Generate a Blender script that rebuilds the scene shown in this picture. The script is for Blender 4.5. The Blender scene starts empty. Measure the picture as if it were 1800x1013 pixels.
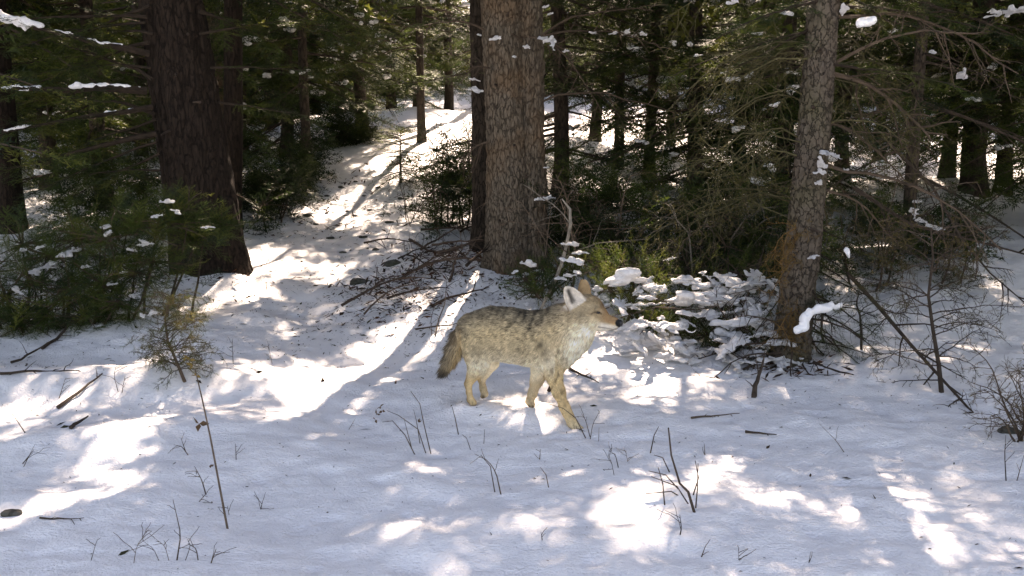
import bpy, math
import numpy as np

# ------------------------------------------------------------------ camera, sky, sun, exposure
R = math.radians
scene = bpy.context.scene
COL = scene.collection
FPX, CX, CY = 1930.0, 900.0, 506.5          # focal length and centre in photo pixels
PITCH, CAMZ = R(9.0), 1.45
cam = bpy.data.cameras.new('camera')
cam.sensor_width = 36.0
cam.lens = 36.0 * FPX / 1800.0
cam.clip_start, cam.clip_end = 0.05, 400.0
cam_ob = bpy.data.objects.new('camera', cam)
cam_ob.location = (0, 0, CAMZ)
cam_ob.rotation_euler = (math.pi / 2 - PITCH, 0, 0)
COL.objects.link(cam_ob)
scene.camera = cam_ob

SUN_AZ, SUN_EL = R(9.0), R(40.0)            # azimuth to the right of +Y
S = np.array([math.sin(SUN_AZ) * math.cos(SUN_EL), math.cos(SUN_AZ) * math.cos(SUN_EL), math.sin(SUN_EL)])
world = bpy.data.worlds.new('World')
scene.world = world
world.use_nodes = True
wn = world.node_tree
sky = wn.nodes.new('ShaderNodeTexSky')
sky.sky_type = 'NISHITA'
sky.sun_disc = False
sky.sun_elevation = SUN_EL
sky.sun_rotation = SUN_AZ
sky.altitude = 1500
sky.dust_density = 4.0
sky.ozone_density = 0.3
wn.links.new(sky.outputs[0], wn.nodes['Background'].inputs[0])
wn.nodes['Background'].inputs[1].default_value = 0.11
sun = bpy.data.lights.new('sun', 'SUN')
sun.energy = 5.0
sun.angle = R(0.6)
sun.color = (1.0, 0.98, 0.955)
sun_ob = bpy.data.objects.new('sun', sun)
sun_ob.rotation_euler = (math.pi / 2 - SUN_EL, 0, math.pi - SUN_AZ)
sun_ob.location = (2, 10, 20)
COL.objects.link(sun_ob)
vs = scene.view_settings
vs.view_transform = 'Standard'
vs.look = 'None'
vs.exposure = 2.28
vs.gamma = 1.0
vs.use_curve_mapping = False
vs.use_white_balance = True
vs.white_balance_temperature = 9100
vs.white_balance_tint = 23
scene.cycles.use_denoising = True
scene.cycles.max_bounces = 6
scene.cycles.transparent_max_bounces = 4

rng = np.random.default_rng(11)

# ------------------------------------------------------------------ numeric helpers
def at(px, py, Y):
    """point at world depth Y seen at a photo position"""
    X = (px - CX) / FPX
    Z = -(py - CY) / FPX
    d = np.array([X, math.cos(PITCH) + Z * math.sin(PITCH), -math.sin(PITCH) + Z * math.cos(PITCH)])
    return np.array([0, 0, CAMZ]) + d * (Y / d[1])

def pix(P):
    P = np.asarray(P, float)
    q = P - np.array([0, 0, CAMZ])
    f = q[..., 1] * math.cos(PITCH) - q[..., 2] * math.sin(PITCH)
    u = q[..., 1] * math.sin(PITCH) + q[..., 2] * math.cos(PITCH)
    return np.stack([CX + FPX * q[..., 0] / f, CY - FPX * u / f], -1)

def _h(ix, iy, iz, seed):
    n = (ix * 374761393 + iy * 668265263 + iz * 2147483647 + seed * 974634777) & 0xffffffff
    n = ((n ^ (n >> 13)) * 1274126177) & 0xffffffff
    n = ((n ^ (n >> 16)) * 2246822519) & 0xffffffff
    return ((n ^ (n >> 15)) & 0xffffff) / float(0xffffff)

def noise3(x, y, z, seed=0):
    x, y, z = np.broadcast_arrays(np.asarray(x, float), np.asarray(y, float), np.asarray(z, float))
    ix, iy, iz = np.floor(x).astype(np.int64), np.floor(y).astype(np.int64), np.floor(z).astype(np.int64)
    fx, fy, fz = x - ix, y - iy, z - iz
    fx, fy, fz = fx * fx * (3 - 2 * fx), fy * fy * (3 - 2 * fy), fz * fz * (3 - 2 * fz)
    r = 0
    for dx in (0, 1):
        for dy in (0, 1):
            for dz in (0, 1):
                w = (fx if dx else 1 - fx) * (fy if dy else 1 - fy) * (fz if dz else 1 - fz)
                r = r + w * _h(ix + dx, iy + dy, iz + dz, seed)
    return r * 2 - 1

def noise2(x, y, seed=0):
    x, y = np.broadcast_arrays(np.asarray(x, float), np.asarray(y, float))
    ix, iy = np.floor(x).astype(np.int64), np.floor(y).astype(np.int64)
    fx, fy = x - ix, y - iy
    fx, fy = fx * fx * (3 - 2 * fx), fy * fy * (3 - 2 * fy)
    h = lambda a, b: _h(a, b, 0, seed)
    return ((h(ix, iy) * (1 - fx) + h(ix + 1, iy) * fx) * (1 - fy) + (h(ix, iy + 1) * (1 - fx) + h(ix + 1, iy + 1) * fx) * fy) * 2 - 1

def softplus(t, k):
    t = np.asarray(t, float) / k
    return k * np.where(t > 20, t, np.log1p(np.exp(np.minimum(t, 20))))

FEET = []                                   # (x, y, z) the snow must meet
def ground_base(x, y):
    x, y = np.asarray(x, float), np.asarray(y, float)
    z = 0.082 * softplus(y - 6.9, 0.6) + 0.06 * softplus(y - 30, 3.0)
    px = -0.75 - 0.16 * (y - 5.0)
    path = np.exp(-((x - px) / 0.55) ** 2) * np.exp(-np.maximum(0, 4.2 - y) ** 2) * np.exp(-np.maximum(0, y - 12) ** 2 / 8)
    z = z - 0.05 * path
    def g(cx, cy, sx, sy, a, rot=0.0):
        c, s = math.cos(rot), math.sin(rot)
        u, v = (x - cx) * c + (y - cy) * s, -(x - cx) * s + (y - cy) * c
        return a * np.exp(-(u / sx) ** 2 - (v / sy) ** 2)
    z = z + g(-2.0, 5.7, 0.75, 0.28, 0.13, 0.35) + g(-2.7, 6.9, 0.9, 0.5, 0.12) + g(-1.75, 4.85, 0.5, 0.22, 0.07, 0.5)
    z = z + g(-2.35, 8.4, 0.55, 0.5, 0.10) + g(-1.75, 7.4, 0.22, 0.2, 0.07)
    z = z + g(0.1, 8.7, 1.0, 0.9, 0.14) + g(1.6, 7.4, 0.9, 0.7, 0.10) + g(2.1, 6.1, 0.5, 0.45, 0.06)
    z = z + g(0.75, 6.6, 0.3, 0.2, 0.07) + g(3.4, 9.0, 1.3, 1.0, 0.16) + g(-3.9, 5.2, 1.1, 0.9, 0.2)
    z = z + g(-1.0, 13.5, 1.6, 1.8, 0.22) + g(4.6, 13.0, 1.6, 1.0, 0.2) + g(-1.7, 18.0, 2.6, 4.5, 0.5)
    far = np.clip((y - 9) / 10, 0, 1)
    z = z + (0.034 + 0.12 * far) * noise2(x / (0.95 + 3 * far.max() * 0 + 0.0), y / 0.95, 3) * (1 - 0.4 * far)
    z = z + 0.016 * noise2(x / 0.36, y / 0.36, 4) + 0.009 * noise2(x / 0.15, y / 0.15, 5) + 0.0045 * noise2(x / 0.065, y / 0.065, 6)
    pit = np.maximum(0, noise2(x / 0.13 + 31, y / 0.13, 12) - 0.45); z = z - 0.035 * pit
    hum = np.maximum(0, noise2(x / 0.42 + 7, y / 0.42, 8)) ** 2
    rough = np.exp(-((x + 0.2) / 0.9) ** 2 - ((y - 7.9) / 0.9) ** 2) + 0.6 * path
    z = z + 0.05 * hum * rough
    return z

def H(x, y):
    x, y = np.asarray(x, float), np.asarray(y, float)
    z = ground_base(x, y)
    if FEET:
        wsum, dsum = 0.0, 0.0
        for fx, fy, fz, dz in FEET:
            r2 = (x - fx) ** 2 + (y - fy) ** 2
            w = np.exp(-r2 / 0.16 ** 2)
            wsum = wsum + w
            dsum = dsum + w * dz
        z = z + dsum / np.maximum(wsum, 1.0)
        for fx, fy, fz, dz in FEET:
            r2 = (x - fx) ** 2 + (y - fy) ** 2
            z = z - 0.016 * np.exp(-r2 / 0.034 ** 2) + 0.008 * np.exp(-((np.sqrt(r2) - 0.062) / 0.02) ** 2)
    return z

def hit(px, py):
    """where the photo position meets the snow"""
    d = at(px, py, 1.0) - np.array([0, 0, CAMZ])
    t = 2.0
    o = np.array([0, 0, CAMZ])
    while t < 60:
        p = o + d * t
        if p[2] < float(H(p[0], p[1])):
            lo, hi = t - 0.05, t
            for _ in range(14):
                m = (lo + hi) / 2
                p = o + d * m
                if p[2] < float(H(p[0], p[1])): hi = m
                else: lo = m
            return o + d * hi
        t += 0.05
    return o + d * 60

def gz(x, y):
    return float(H(x, y))

def nrm(v):
    v = np.asarray(v, float)
    return v / np.maximum(np.linalg.norm(v, axis=-1, keepdims=True), 1e-9)

class MB:
    """collects triangles and quads, builds one mesh"""
    def __init__(self):
        self.V, self.T, self.Q, self.C, self.TM, self.QM, self.n = [], [], [], [], [], [], 0
    def add(self, v, tris=None, quads=None, col=(0.5, 0.5, 0.5), m=0):
        v = np.asarray(v, float).reshape(-1, 3)
        if tris is not None and len(tris):
            t = np.asarray(tris, np.int64).reshape(-1, 3)
            self.T.append(t + self.n); self.TM.append(np.full(len(t), m))
        if quads is not None and len(quads):
            q = np.asarray(quads, np.int64).reshape(-1, 4)
            self.Q.append(q + self.n); self.QM.append(np.full(len(q), m))
        c = np.asarray(col, float)
        if c.ndim == 1: c = np.tile(c, (len(v), 1))
        self.C.append(c); self.V.append(v); self.n += len(v)
    def mesh(self, name, mats, smooth=False):
        me = bpy.data.meshes.new(name)
        V = np.concatenate(self.V) if self.V else np.zeros((0, 3))
        T = np.concatenate(self.T) if self.T else np.zeros((0, 3), np.int64)
        Q = np.concatenate(self.Q) if self.Q else np.zeros((0, 4), np.int64)
        mi = np.concatenate(self.TM + self.QM) if (self.TM or self.QM) else np.zeros(0)
        me.vertices.add(len(V))
        me.vertices.foreach_set('co', V.astype(np.float32).ravel())
        me.loops.add(T.size + Q.size)
        me.loops.foreach_set('vertex_index', np.concatenate([T.ravel(), Q.ravel()]).astype(np.int32))
        me.polygons.add(len(T) + len(Q))
        ls = np.concatenate([np.arange(len(T)) * 3, len(T) * 3 + np.arange(len(Q)) * 4]).astype(np.int32)
        me.polygons.foreach_set('loop_start', ls)
        me.polygons.foreach_set('material_index', mi.astype(np.int32))
        me.polygons.foreach_set('use_smooth', np.full(len(ls), bool(smooth)))
        for mt in mats: me.materials.append(mt)
        C = np.concatenate(self.C)
        a = me.color_attributes.new('Col', 'FLOAT_COLOR', 'POINT')
        a.data.foreach_set('color', np.concatenate([C, np.ones((len(C), 1))], 1).astype(np.float32).ravel())
        me.update(calc_edges=True)
        return me

def put(name, me, parent=None, loc=None):
    o = bpy.data.objects.new(name, me)
    COL.objects.link(o)
    if parent is not None: o.parent = parent
    if loc is not None: o.location = loc
    return o

def tag(o, label=None, cat=None, group=None, kind=None):
    if label: o['label'] = label
    if cat: o['category'] = cat
    if group: o['group'] = group
    if kind: o['kind'] = kind
    return o

def empty(name, loc=(0, 0, 0)):
    o = bpy.data.objects.new(name, None)
    o.location = loc
    o.empty_display_size = 0.1
    COL.objects.link(o)
    return o

def tube(pts, rad, k=5):
    pts = np.asarray(pts, float); n = len(pts)
    rad = np.broadcast_to(np.asarray(rad, float), (n,))
    t = nrm(np.gradient(pts, axis=0))
    ax = pts[-1] - pts[0]
    ref = np.zeros(3); ref[int(np.argmin(np.abs(ax)))] = 1.0
    a = nrm(np.cross(t, ref)); b = np.cross(t, a)
    th = np.arange(k) * 2 * math.pi / k
    v = pts[:, None] + rad[:, None, None] * (np.cos(th)[None, :, None] * a[:, None] + np.sin(th)[None, :, None] * b[:, None])
    i = np.arange(n - 1)[:, None] * k; j = np.arange(k)[None]; j2 = (j + 1) % k
    q = np.stack([i + j, i + j2, i + k + j2, i + k + j], -1).reshape(-1, 4)
    v = np.concatenate([v.reshape(-1, 3), pts[:1], pts[-1:]])
    c0, c1 = n * k, n * k + 1
    jj = np.arange(k)
    tr = np.concatenate([np.stack([np.full(k, c0), (jj + 1) % k, jj], -1),
                         np.stack([np.full(k, c1), (n - 1) * k + jj, (n - 1) * k + (jj + 1) % k], -1)])
    return v, tr, q

def curve(p0, d, L, n=7, sag=0.0, wob=0.05):
    """points of a bent stem: start, direction, length, sag of the tip, wobble"""
    d = nrm(d)
    t = np.linspace(0, 1, n)[:, None]
    w = np.cumsum(rng.normal(0, 1, (n, 3)), 0) * wob * L / n
    w -= w[:1]
    return np.asarray(p0) + d * L * t + w + np.array([0, 0, -sag * L]) * t ** 2

def along(pts, t):
    t = np.clip(t, 0, 1) * (len(pts) - 1)
    i = np.minimum(np.floor(t).astype(int), len(pts) - 2)
    f = (t - i)[..., None]
    return pts[i] * (1 - f) + pts[i + 1] * f, nrm(pts[i + 1] - pts[i])

def place(mb, tm, P, D, U, Sc, col, m=0):
    tv, tt = tm
    P = np.asarray(P, float).reshape(-1, 3); N = len(P)
    if N == 0: return
    D = nrm(np.broadcast_to(D, (N, 3))); U = np.broadcast_to(U, (N, 3))
    Yv = nrm(np.cross(U, D)); Z = np.cross(D, Yv)
    M = np.stack([D, Yv, Z], 2)
    v = np.einsum('nij,kj->nki', M, tv) * np.broadcast_to(Sc, (N,))[:, None, None] + P[:, None]
    tr = (tt[None] + (np.arange(N) * len(tv))[:, None, None]).reshape(-1, 3)
    c = np.repeat(np.broadcast_to(col, (N, 3)), len(tv), 0)
    mb.add(v.reshape(-1, 3), tris=tr, col=c, m=m)

# ------------------------------------------------------------------ surface of a blended solid (for the coyote, snow lumps, rocks)
def solid(prims, res, pad=0.05, extra=None):
    """prims: (a, b, ra, rb, k) round cones blended together -> verts, quads, normals"""
    lo = np.min([np.minimum(p[0], p[1]) - max(p[2], p[3]) for p in prims], 0) - pad
    hi = np.max([np.maximum(p[0], p[1]) + max(p[2], p[3]) for p in prims], 0) + pad
    n = np.ceil((hi - lo) / res).astype(int) + 1
    F = np.full(n, 0.2, np.float32)
    for a, b, ra, rb, k in prims:
        a, b = np.asarray(a, float), np.asarray(b, float)
        r = max(ra, rb) + k + 4 * res
        i0 = np.maximum(0, np.floor((np.minimum(a, b) - r - lo) / res).astype(int))
        i1 = np.minimum(n, np.ceil((np.maximum(a, b) + r - lo) / res).astype(int) + 1)
        sl = tuple(slice(i0[q], i1[q]) for q in range(3))
        g = [((np.arange(i0[q], i1[q]) * res + lo[q]) - a[q]).astype(np.float32) for q in range(3)]
        X, Yg, Z = np.meshgrid(*g, indexing='ij', sparse=True)
        ba = b - a; L2 = max(float(ba @ ba), 1e-9)
        t = np.clip((X * ba[0] + Yg * ba[1] + Z * ba[2]) / L2, 0, 1)
        d = np.sqrt((X - t * ba[0]) ** 2 + (Yg - t * ba[1]) ** 2 + (Z - t * ba[2]) ** 2) - (ra + t * (rb - ra))
        f = F[sl]
        hh = np.clip(0.5 + 0.5 * (f - d) / k, 0, 1)
        F[sl] = f * (1 - hh) + d * hh - k * hh * (1 - hh)
    if extra is not None:
        F = extra(F, lo, res, n)
    return nets(F, lo, res)

def nets(F, lo, res):
    s = F < 0
    nx, ny, nz = F.shape
    cnt = np.zeros((nx - 1, ny - 1, nz - 1), np.int32)
    acc = np.zeros((nx - 1, ny - 1, nz - 1, 3), np.float32)
    for ax in range(3):
        sA = [slice(None)] * 3; sB = [slice(None)] * 3
        sA[ax] = slice(0, -1); sB[ax] = slice(1, None)
        a, b = F[tuple(sA)], F[tuple(sB)]
        cr = s[tuple(sA)] != s[tuple(sB)]
        idx = np.argwhere(cr)
        t = a[cr] / (a[cr] - b[cr])
        p = idx.astype(np.float32)
        p[:, ax] += t
        o = [q for q in range(3) if q != ax]
        for da in (0, -1):
            for db in (0, -1):
                c = idx.copy(); c[:, o[0]] += da; c[:, o[1]] += db
                ok = np.all((c >= 0) & (c < np.array(cnt.shape)), 1)
                cc = c[ok]
                np.add.at(cnt, (cc[:, 0], cc[:, 1], cc[:, 2]), 1)
                np.add.at(acc, (cc[:, 0], cc[:, 1], cc[:, 2]), p[ok])
    act = cnt > 0
    vid = np.full(cnt.shape, -1, np.int64)
    vid[act] = np.arange(int(act.sum()))
    V = acc[act] / cnt[act][:, None] * res + lo
    quads = []
    for ax in range(3):
        sA = [slice(None)] * 3; sB = [slice(None)] * 3
        sA[ax] = slice(0, -1); sB[ax] = slice(1, None)
        cr = s[tuple(sA)] != s[tuple(sB)]
        idx = np.argwhere(cr)
        ins = s[tuple(sA)][cr]
        u, v = [(1, 2), (2, 0), (0, 1)][ax]
        ring = []
        for du, dv in ((-1, -1), (0, -1), (0, 0), (-1, 0)):
            c = idx.copy(); c[:, u] += du; c[:, v] += dv
            ring.append(c)
        ok = np.ones(len(idx), bool)
        for c in ring: ok &= np.all((c >= 0) & (c < np.array(cnt.shape)), 1)
        q = np.stack([vid[c[ok][:, 0], c[ok][:, 1], c[ok][:, 2]] for c in ring], 1)
        fl = ~ins[ok]
        q[fl] = q[fl][:, ::-1]
        quads.append(q)
    return V, np.concatenate(quads)

def vnormals(V, Q):
    a, b, c, d = V[Q[:, 0]], V[Q[:, 1]], V[Q[:, 2]], V[Q[:, 3]]
    fn = np.cross(c - a, d - b)
    N = np.zeros_like(V)
    for i in range(4): np.add.at(N, Q[:, i], fn)
    return nrm(N)

# ------------------------------------------------------------------ materials
def new_mat(name):
    m = bpy.data.materials.new(name); m.use_nodes = True
    nt = m.node_tree
    return m, nt, nt.nodes['Principled BSDF'], nt.nodes['Material Output']

def col_mat(name, rough=0.75, transl=0.0, spec=0.3, var=0.0, vscale=3.0, sheen=0.0):
    m, nt, b, out = new_mat(name)
    at_ = nt.nodes.new('ShaderNodeAttribute'); at_.attribute_name = 'Col'
    c = at_.outputs['Color']
    if var:
        tc = nt.nodes.new('ShaderNodeTexCoord'); nz = nt.nodes.new('ShaderNodeTexNoise')
        nz.inputs['Scale'].default_value = vscale; nz.inputs['Detail'].default_value = 3
        nt.links.new(tc.outputs['Object'], nz.inputs['Vector'])
        mr = nt.nodes.new('ShaderNodeMapRange')
        mr.inputs[1].default_value, mr.inputs[2].default_value = 0.3, 0.7
        mr.inputs[3].default_value, mr.inputs[4].default_value = 1 - var, 1 + var
        nt.links.new(nz.outputs['Fac'], mr.inputs[0])
        mx = nt.nodes.new('ShaderNodeVectorMath'); mx.operation = 'SCALE'
        nt.links.new(c, mx.inputs[0]); nt.links.new(mr.outputs[0], mx.inputs['Scale'])
        c = mx.outputs[0]
    nt.links.new(c, b.inputs['Base Color'])
    b.inputs['Roughness'].default_value = rough
    b.inputs['Specular IOR Level'].default_value = spec
    if sheen: b.inputs['Sheen Weight'].default_value = sheen
    if transl:
        tr = nt.nodes.new('ShaderNodeBsdfTranslucent'); mi = nt.nodes.new('ShaderNodeMixShader')
        nt.links.new(c, tr.inputs[0]); mi.inputs[0].default_value = transl
        nt.links.new(b.outputs[0], mi.inputs[1]); nt.links.new(tr.outputs[0], mi.inputs[2])
        nt.links.new(mi.outputs[0], out.inputs[0])
    return m

def bump(nt, b, hgt, dist, strength=1.0):
    bp = nt.nodes.new('ShaderNodeBump')
    bp.inputs['Distance'].default_value = dist; bp.inputs['Strength'].default_value = strength
    nt.links.new(hgt, bp.inputs['Height']); nt.links.new(bp.outputs[0], b.inputs['Normal'])

def snow_mat(name, bs=90.0, bd=0.006):
    m, nt, b, out = new_mat(name)
    tc = nt.nodes.new('ShaderNodeTexCoord')
    n1 = nt.nodes.new('ShaderNodeTexNoise'); n1.inputs['Scale'].default_value = bs; n1.inputs['Detail'].default_value = 4
    n2 = nt.nodes.new('ShaderNodeTexNoise'); n2.inputs['Scale'].default_value = 9; n2.inputs['Detail'].default_value = 5
    nt.links.new(tc.outputs['Object'], n1.inputs['Vector']); nt.links.new(tc.outputs['Object'], n2.inputs['Vector'])
    cr = nt.nodes.new('ShaderNodeValToRGB')
    cr.color_ramp.elements[0].position, cr.color_ramp.elements[1].position = 0.25, 0.6
    cr.color_ramp.elements[0].color = (0.78, 0.79, 0.81, 1); cr.color_ramp.elements[1].color = (0.88, 0.885, 0.89, 1)
    nt.links.new(n2.outputs['Fac'], cr.inputs[0]); nt.links.new(cr.outputs[0], b.inputs['Base Color'])
    ad = nt.nodes.new('ShaderNodeMath'); ad.operation = 'MULTIPLY_ADD'; ad.inputs[1].default_value = 2.5
    nt.links.new(n2.outputs['Fac'], ad.inputs[0]); nt.links.new(n1.outputs['Fac'], ad.inputs[2])
    bump(nt, b, ad.outputs[0], bd * 1.6)
    b.inputs['Roughness'].default_value = 0.55
    b.inputs['Specular IOR Level'].default_value = 0.35
    return m

def bark_mat(name, c1, c2, c3, sx=14.0, sz=4.0, patch=(0.2, 0.1, 0.04), pamt=0.0, crack=0.5, cw=0.09):
    m, nt, b, out = new_mat(name)
    tc = nt.nodes.new('ShaderNodeTexCoord'); mp = nt.nodes.new('ShaderNodeMapping')
    mp.inputs['Scale'].default_value = (sx, sx, sz)
    nt.links.new(tc.outputs['Object'], mp.inputs[0])
    nw = nt.nodes.new('ShaderNodeTexNoise'); nw.inputs['Scale'].default_value = 1.1; nw.inputs['Detail'].default_value = 5; nw.inputs['Roughness'].default_value = 0.65
    nt.links.new(mp.outputs[0], nw.inputs['Vector'])
    ad = nt.nodes.new('ShaderNodeVectorMath'); ad.operation = 'MULTIPLY_ADD'; ad.inputs[1].default_value = (1.7, 1.7, 1.7)
    nt.links.new(nw.outputs['Color'], ad.inputs[0]); nt.links.new(mp.outputs[0], ad.inputs[2])
    vo = nt.nodes.new('ShaderNodeTexVoronoi'); vo.feature = 'DISTANCE_TO_EDGE'; vo.inputs['Scale'].default_value = 1.0
    nt.links.new(ad.outputs[0], vo.inputs['Vector'])
    nz = nt.nodes.new('ShaderNodeTexNoise'); nz.inputs['Scale'].default_value = 1.6; nz.inputs['Detail'].default_value = 8; nz.inputs['Roughness'].default_value = 0.7
    nt.links.new(mp.outputs[0], nz.inputs['Vector'])
    cr = nt.nodes.new('ShaderNodeValToRGB')
    cr.color_ramp.elements[0].position, cr.color_ramp.elements[1].position = 0.3, 0.7
    cr.color_ramp.elements[0].color = (*c2, 1); cr.color_ramp.elements[1].color = (*c1, 1)
    nt.links.new(nz.outputs['Fac'], cr.inputs[0])
    ed = nt.nodes.new('ShaderNodeMapRange'); ed.inputs[1].default_value, ed.inputs[2].default_value = 0.0, cw; ed.inputs[3].default_value = 1 - crack
    nt.links.new(vo.outputs['Distance'], ed.inputs[0])
    mx = nt.nodes.new('ShaderNodeMixRGB'); mx.inputs[1].default_value = (*c3, 1)
    nt.links.new(ed.outputs[0], mx.inputs[0]); nt.links.new(cr.outputs[0], mx.inputs[2])
    o = mx.outputs[0]
    if pamt:
        n3 = nt.nodes.new('ShaderNodeTexNoise'); n3.inputs['Scale'].default_value = 2.4; n3.inputs['Detail'].default_value = 4
        nt.links.new(tc.outputs['Object'], n3.inputs['Vector'])
        r3 = nt.nodes.new('ShaderNodeMapRange'); r3.inputs[1].default_value, r3.inputs[2].default_value = 0.5, 0.68
        r3.inputs[4].default_value = pamt
        nt.links.new(n3.outputs['Fac'], r3.inputs[0])
        m3 = nt.nodes.new('ShaderNodeMixRGB'); m3.inputs[2].default_value = (*patch, 1)
        nt.links.new(r3.outputs[0], m3.inputs[0]); nt.links.new(o, m3.inputs[1]); o = m3.outputs[0]
    nt.links.new(o, b.inputs['Base Color'])
    hg = nt.nodes.new('ShaderNodeMath'); hg.operation = 'MULTIPLY_ADD'; hg.inputs[1].default_value = 0.5
    nt.links.new(nz.outputs['Fac'], hg.inputs[0]); nt.links.new(ed.outputs[0], hg.inputs[2])
    bump(nt, b, hg.outputs[0], 0.012)
    b.inputs['Roughness'].default_value = 0.9; b.inputs['Specular IOR Level'].default_value = 0.15
    return m

M_SNOW = snow_mat('snow')
M_CLUMP = snow_mat('clump_snow', 60.0, 0.004)
M_NEEDLE = col_mat('needles', 0.55, 0.45, 0.3)
M_WOOD = col_mat('dead_wood', 0.9, 0.0, 0.15, 0.35, 18.0)
M_LITTER = col_mat('litter', 0.9, 0.0, 0.1)
M_FUR = col_mat('fur', 0.75, 0.12, 0.2)
M_BODY = col_mat('hide', 0.8, 0.0, 0.2, 0.22, 60.0)
M_ROCK = bark_mat('rock', (0.10, 0.10, 0.09), (0.05, 0.05, 0.045), (0.03, 0.03, 0.025), 9, 9, (0.06, 0.07, 0.03), 0.6)
M_BARKA = bark_mat('bark_dark', (0.036, 0.025, 0.018), (0.013, 0.009, 0.007), (0.005, 0.004, 0.003), 34, 7, crack=0.6)
M_BARKB = bark_mat('bark_warm', (0.17, 0.14, 0.105), (0.06, 0.046, 0.034), (0.016, 0.012, 0.009), 40, 13, (0.15, 0.078, 0.032), 0.45, crack=0.6)
M_BARKC = bark_mat('bark_blackish', (0.055, 0.042, 0.031), (0.022, 0.017, 0.013), (0.008, 0.006, 0.004), 34, 9, crack=0.6)
M_BARKD = bark_mat('bark_plated', (0.14, 0.115, 0.09), (0.05, 0.040, 0.031), (0.010, 0.008, 0.006), 27, 17, (0.07, 0.07, 0.03), 0.6, crack=0.65, cw=0.07)
M_BARKF = bark_mat('bark_far', (0.09, 0.07, 0.055), (0.035, 0.027, 0.021), (0.012, 0.009, 0.007), 26, 8, crack=0.6)
M_EYE, _nt, _b, _o = new_mat('eye')
_b.inputs['Base Color'].default_value = (0.012, 0.008, 0.005, 1); _b.inputs['Roughness'].default_value = 0.12
M_NOSE, _nt, _b, _o = new_mat('nose_leather')
_b.inputs['Base Color'].default_value = (0.008, 0.008, 0.008, 1); _b.inputs['Roughness'].default_value = 0.45

# ------------------------------------------------------------------ coyote skeleton (joints), its feet set the snow under them
TH = R(28)
UX = np.array([math.cos(TH), -math.sin(TH), 0.0])     # where it walks
VX = np.array([math.sin(TH), math.cos(TH), 0.0])      # its far side
def cp(px, py, side=0.0, fwd=0.0):
    Y = 5.25 - (px - 900) * 0.00135 + side * math.cos(TH) + fwd
    return at(px, py, Y)
PXM = 5.2 / FPX
NF = [cp(1006, 744, -0.055), cp(1015, 752, -0.055)]
FF = [cp(931, 706, 0.055), cp(934, 711, 0.055)]
NH = [cp(827, 703, -0.055), cp(832, 709, -0.055)]
for f in (NF[1], FF[1], NH[1]):
    FEET.append((f[0], f[1], f[2], f[2] - 0.004 - float(ground_base(f[0], f[1]))))

# ------------------------------------------------------------------ where the sun reaches the snow (gaps in the canopy)
LIT_PX = [
    [(416, 426), (500, 440), (514, 460), (440, 492), (480, 507), (472, 525), (400, 522), (348, 548), (380, 505), (430, 488)],
    [(-20, 745), (60, 702), (150, 660), (255, 604), (278, 622), (180, 684), (90, 724), (-20, 785)],
    [(165, 808), (200, 775), (260, 735), (330, 703), (348, 730), (300, 766), (220, 793)],
    [(30, 895), (110, 882), (160, 862), (210, 835), (250, 803), (262, 822), (170, 892), (120, 914), (40, 912)],
    [(560, 706), (640, 640), (700, 590), (740, 556), (792, 570), (760, 592), (700, 632), (640, 692), (590, 712)],
    [(408, 660), (480, 648), (560, 650), (560, 672), (470, 684), (420, 678)],
    [(458, 742), (520, 713), (592, 703), (602, 730), (520, 752)],
    [(438, 948), (500, 888), (560, 858), (582, 880), (540, 932), (480, 980)],
    [(698, 932), (760, 908), (772, 950), (720, 958)],
    [(1036, 590), (1130, 583), (1192, 598), (1242, 630), (1262, 662), (1200, 672), (1100, 652), (1006, 652), (1020, 610)],
    [(856, 702), (910, 690), (955, 695), (900, 722), (860, 718)],
    [(990, 962), (1040, 920), (1060, 878), (1122, 858), (1132, 892), (1080, 952)],
    [(1168, 812), (1290, 783), (1302, 838), (1400, 850), (1412, 886), (1330, 902), (1250, 872)],
    [(1498, 902), (1580, 868), (1680, 878), (1742, 900), (1732, 962), (1620, 984), (1560, 932)],
    [(545, 462), (602, 465), (590, 500), (560, 500)], [(520, 372), (600, 348), (640, 380), (590, 400)],
    [(740, 520), (850, 488), (905, 515), (860, 542), (760, 548)],
    [(640, 300), (690, 268), (750, 205), (850, 190), (850, 240), (770, 300), (700, 310)],
    [(600, 838), (640, 815), (650, 830), (612, 850)], [(1150, 690), (1230, 680), (1240, 700), (1160, 710)],
    [(1640, 335), (1690, 180), (1830, 170), (1830, 335)],
    [(0, 385), (60, 360), (110, 385), (60, 410), (0, 410)],
]
LIT = []
for poly in LIT_PX:
    q = np.array([hit(*p)[:2] for p in poly])
    if max(p[1] for p in poly) > 870 and min(p[0] for p in poly) > 400: q = q.mean(0) + (q - q.mean(0)) * 0.66
    LIT.append(q)
LIT += [np.array([(1.6, 18), (5.5, 17), (6, 27), (1.5, 26)]), np.array([(-4.5, 20), (-2.6, 19), (-2.6, 25), (-4.2, 25)])]

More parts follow.
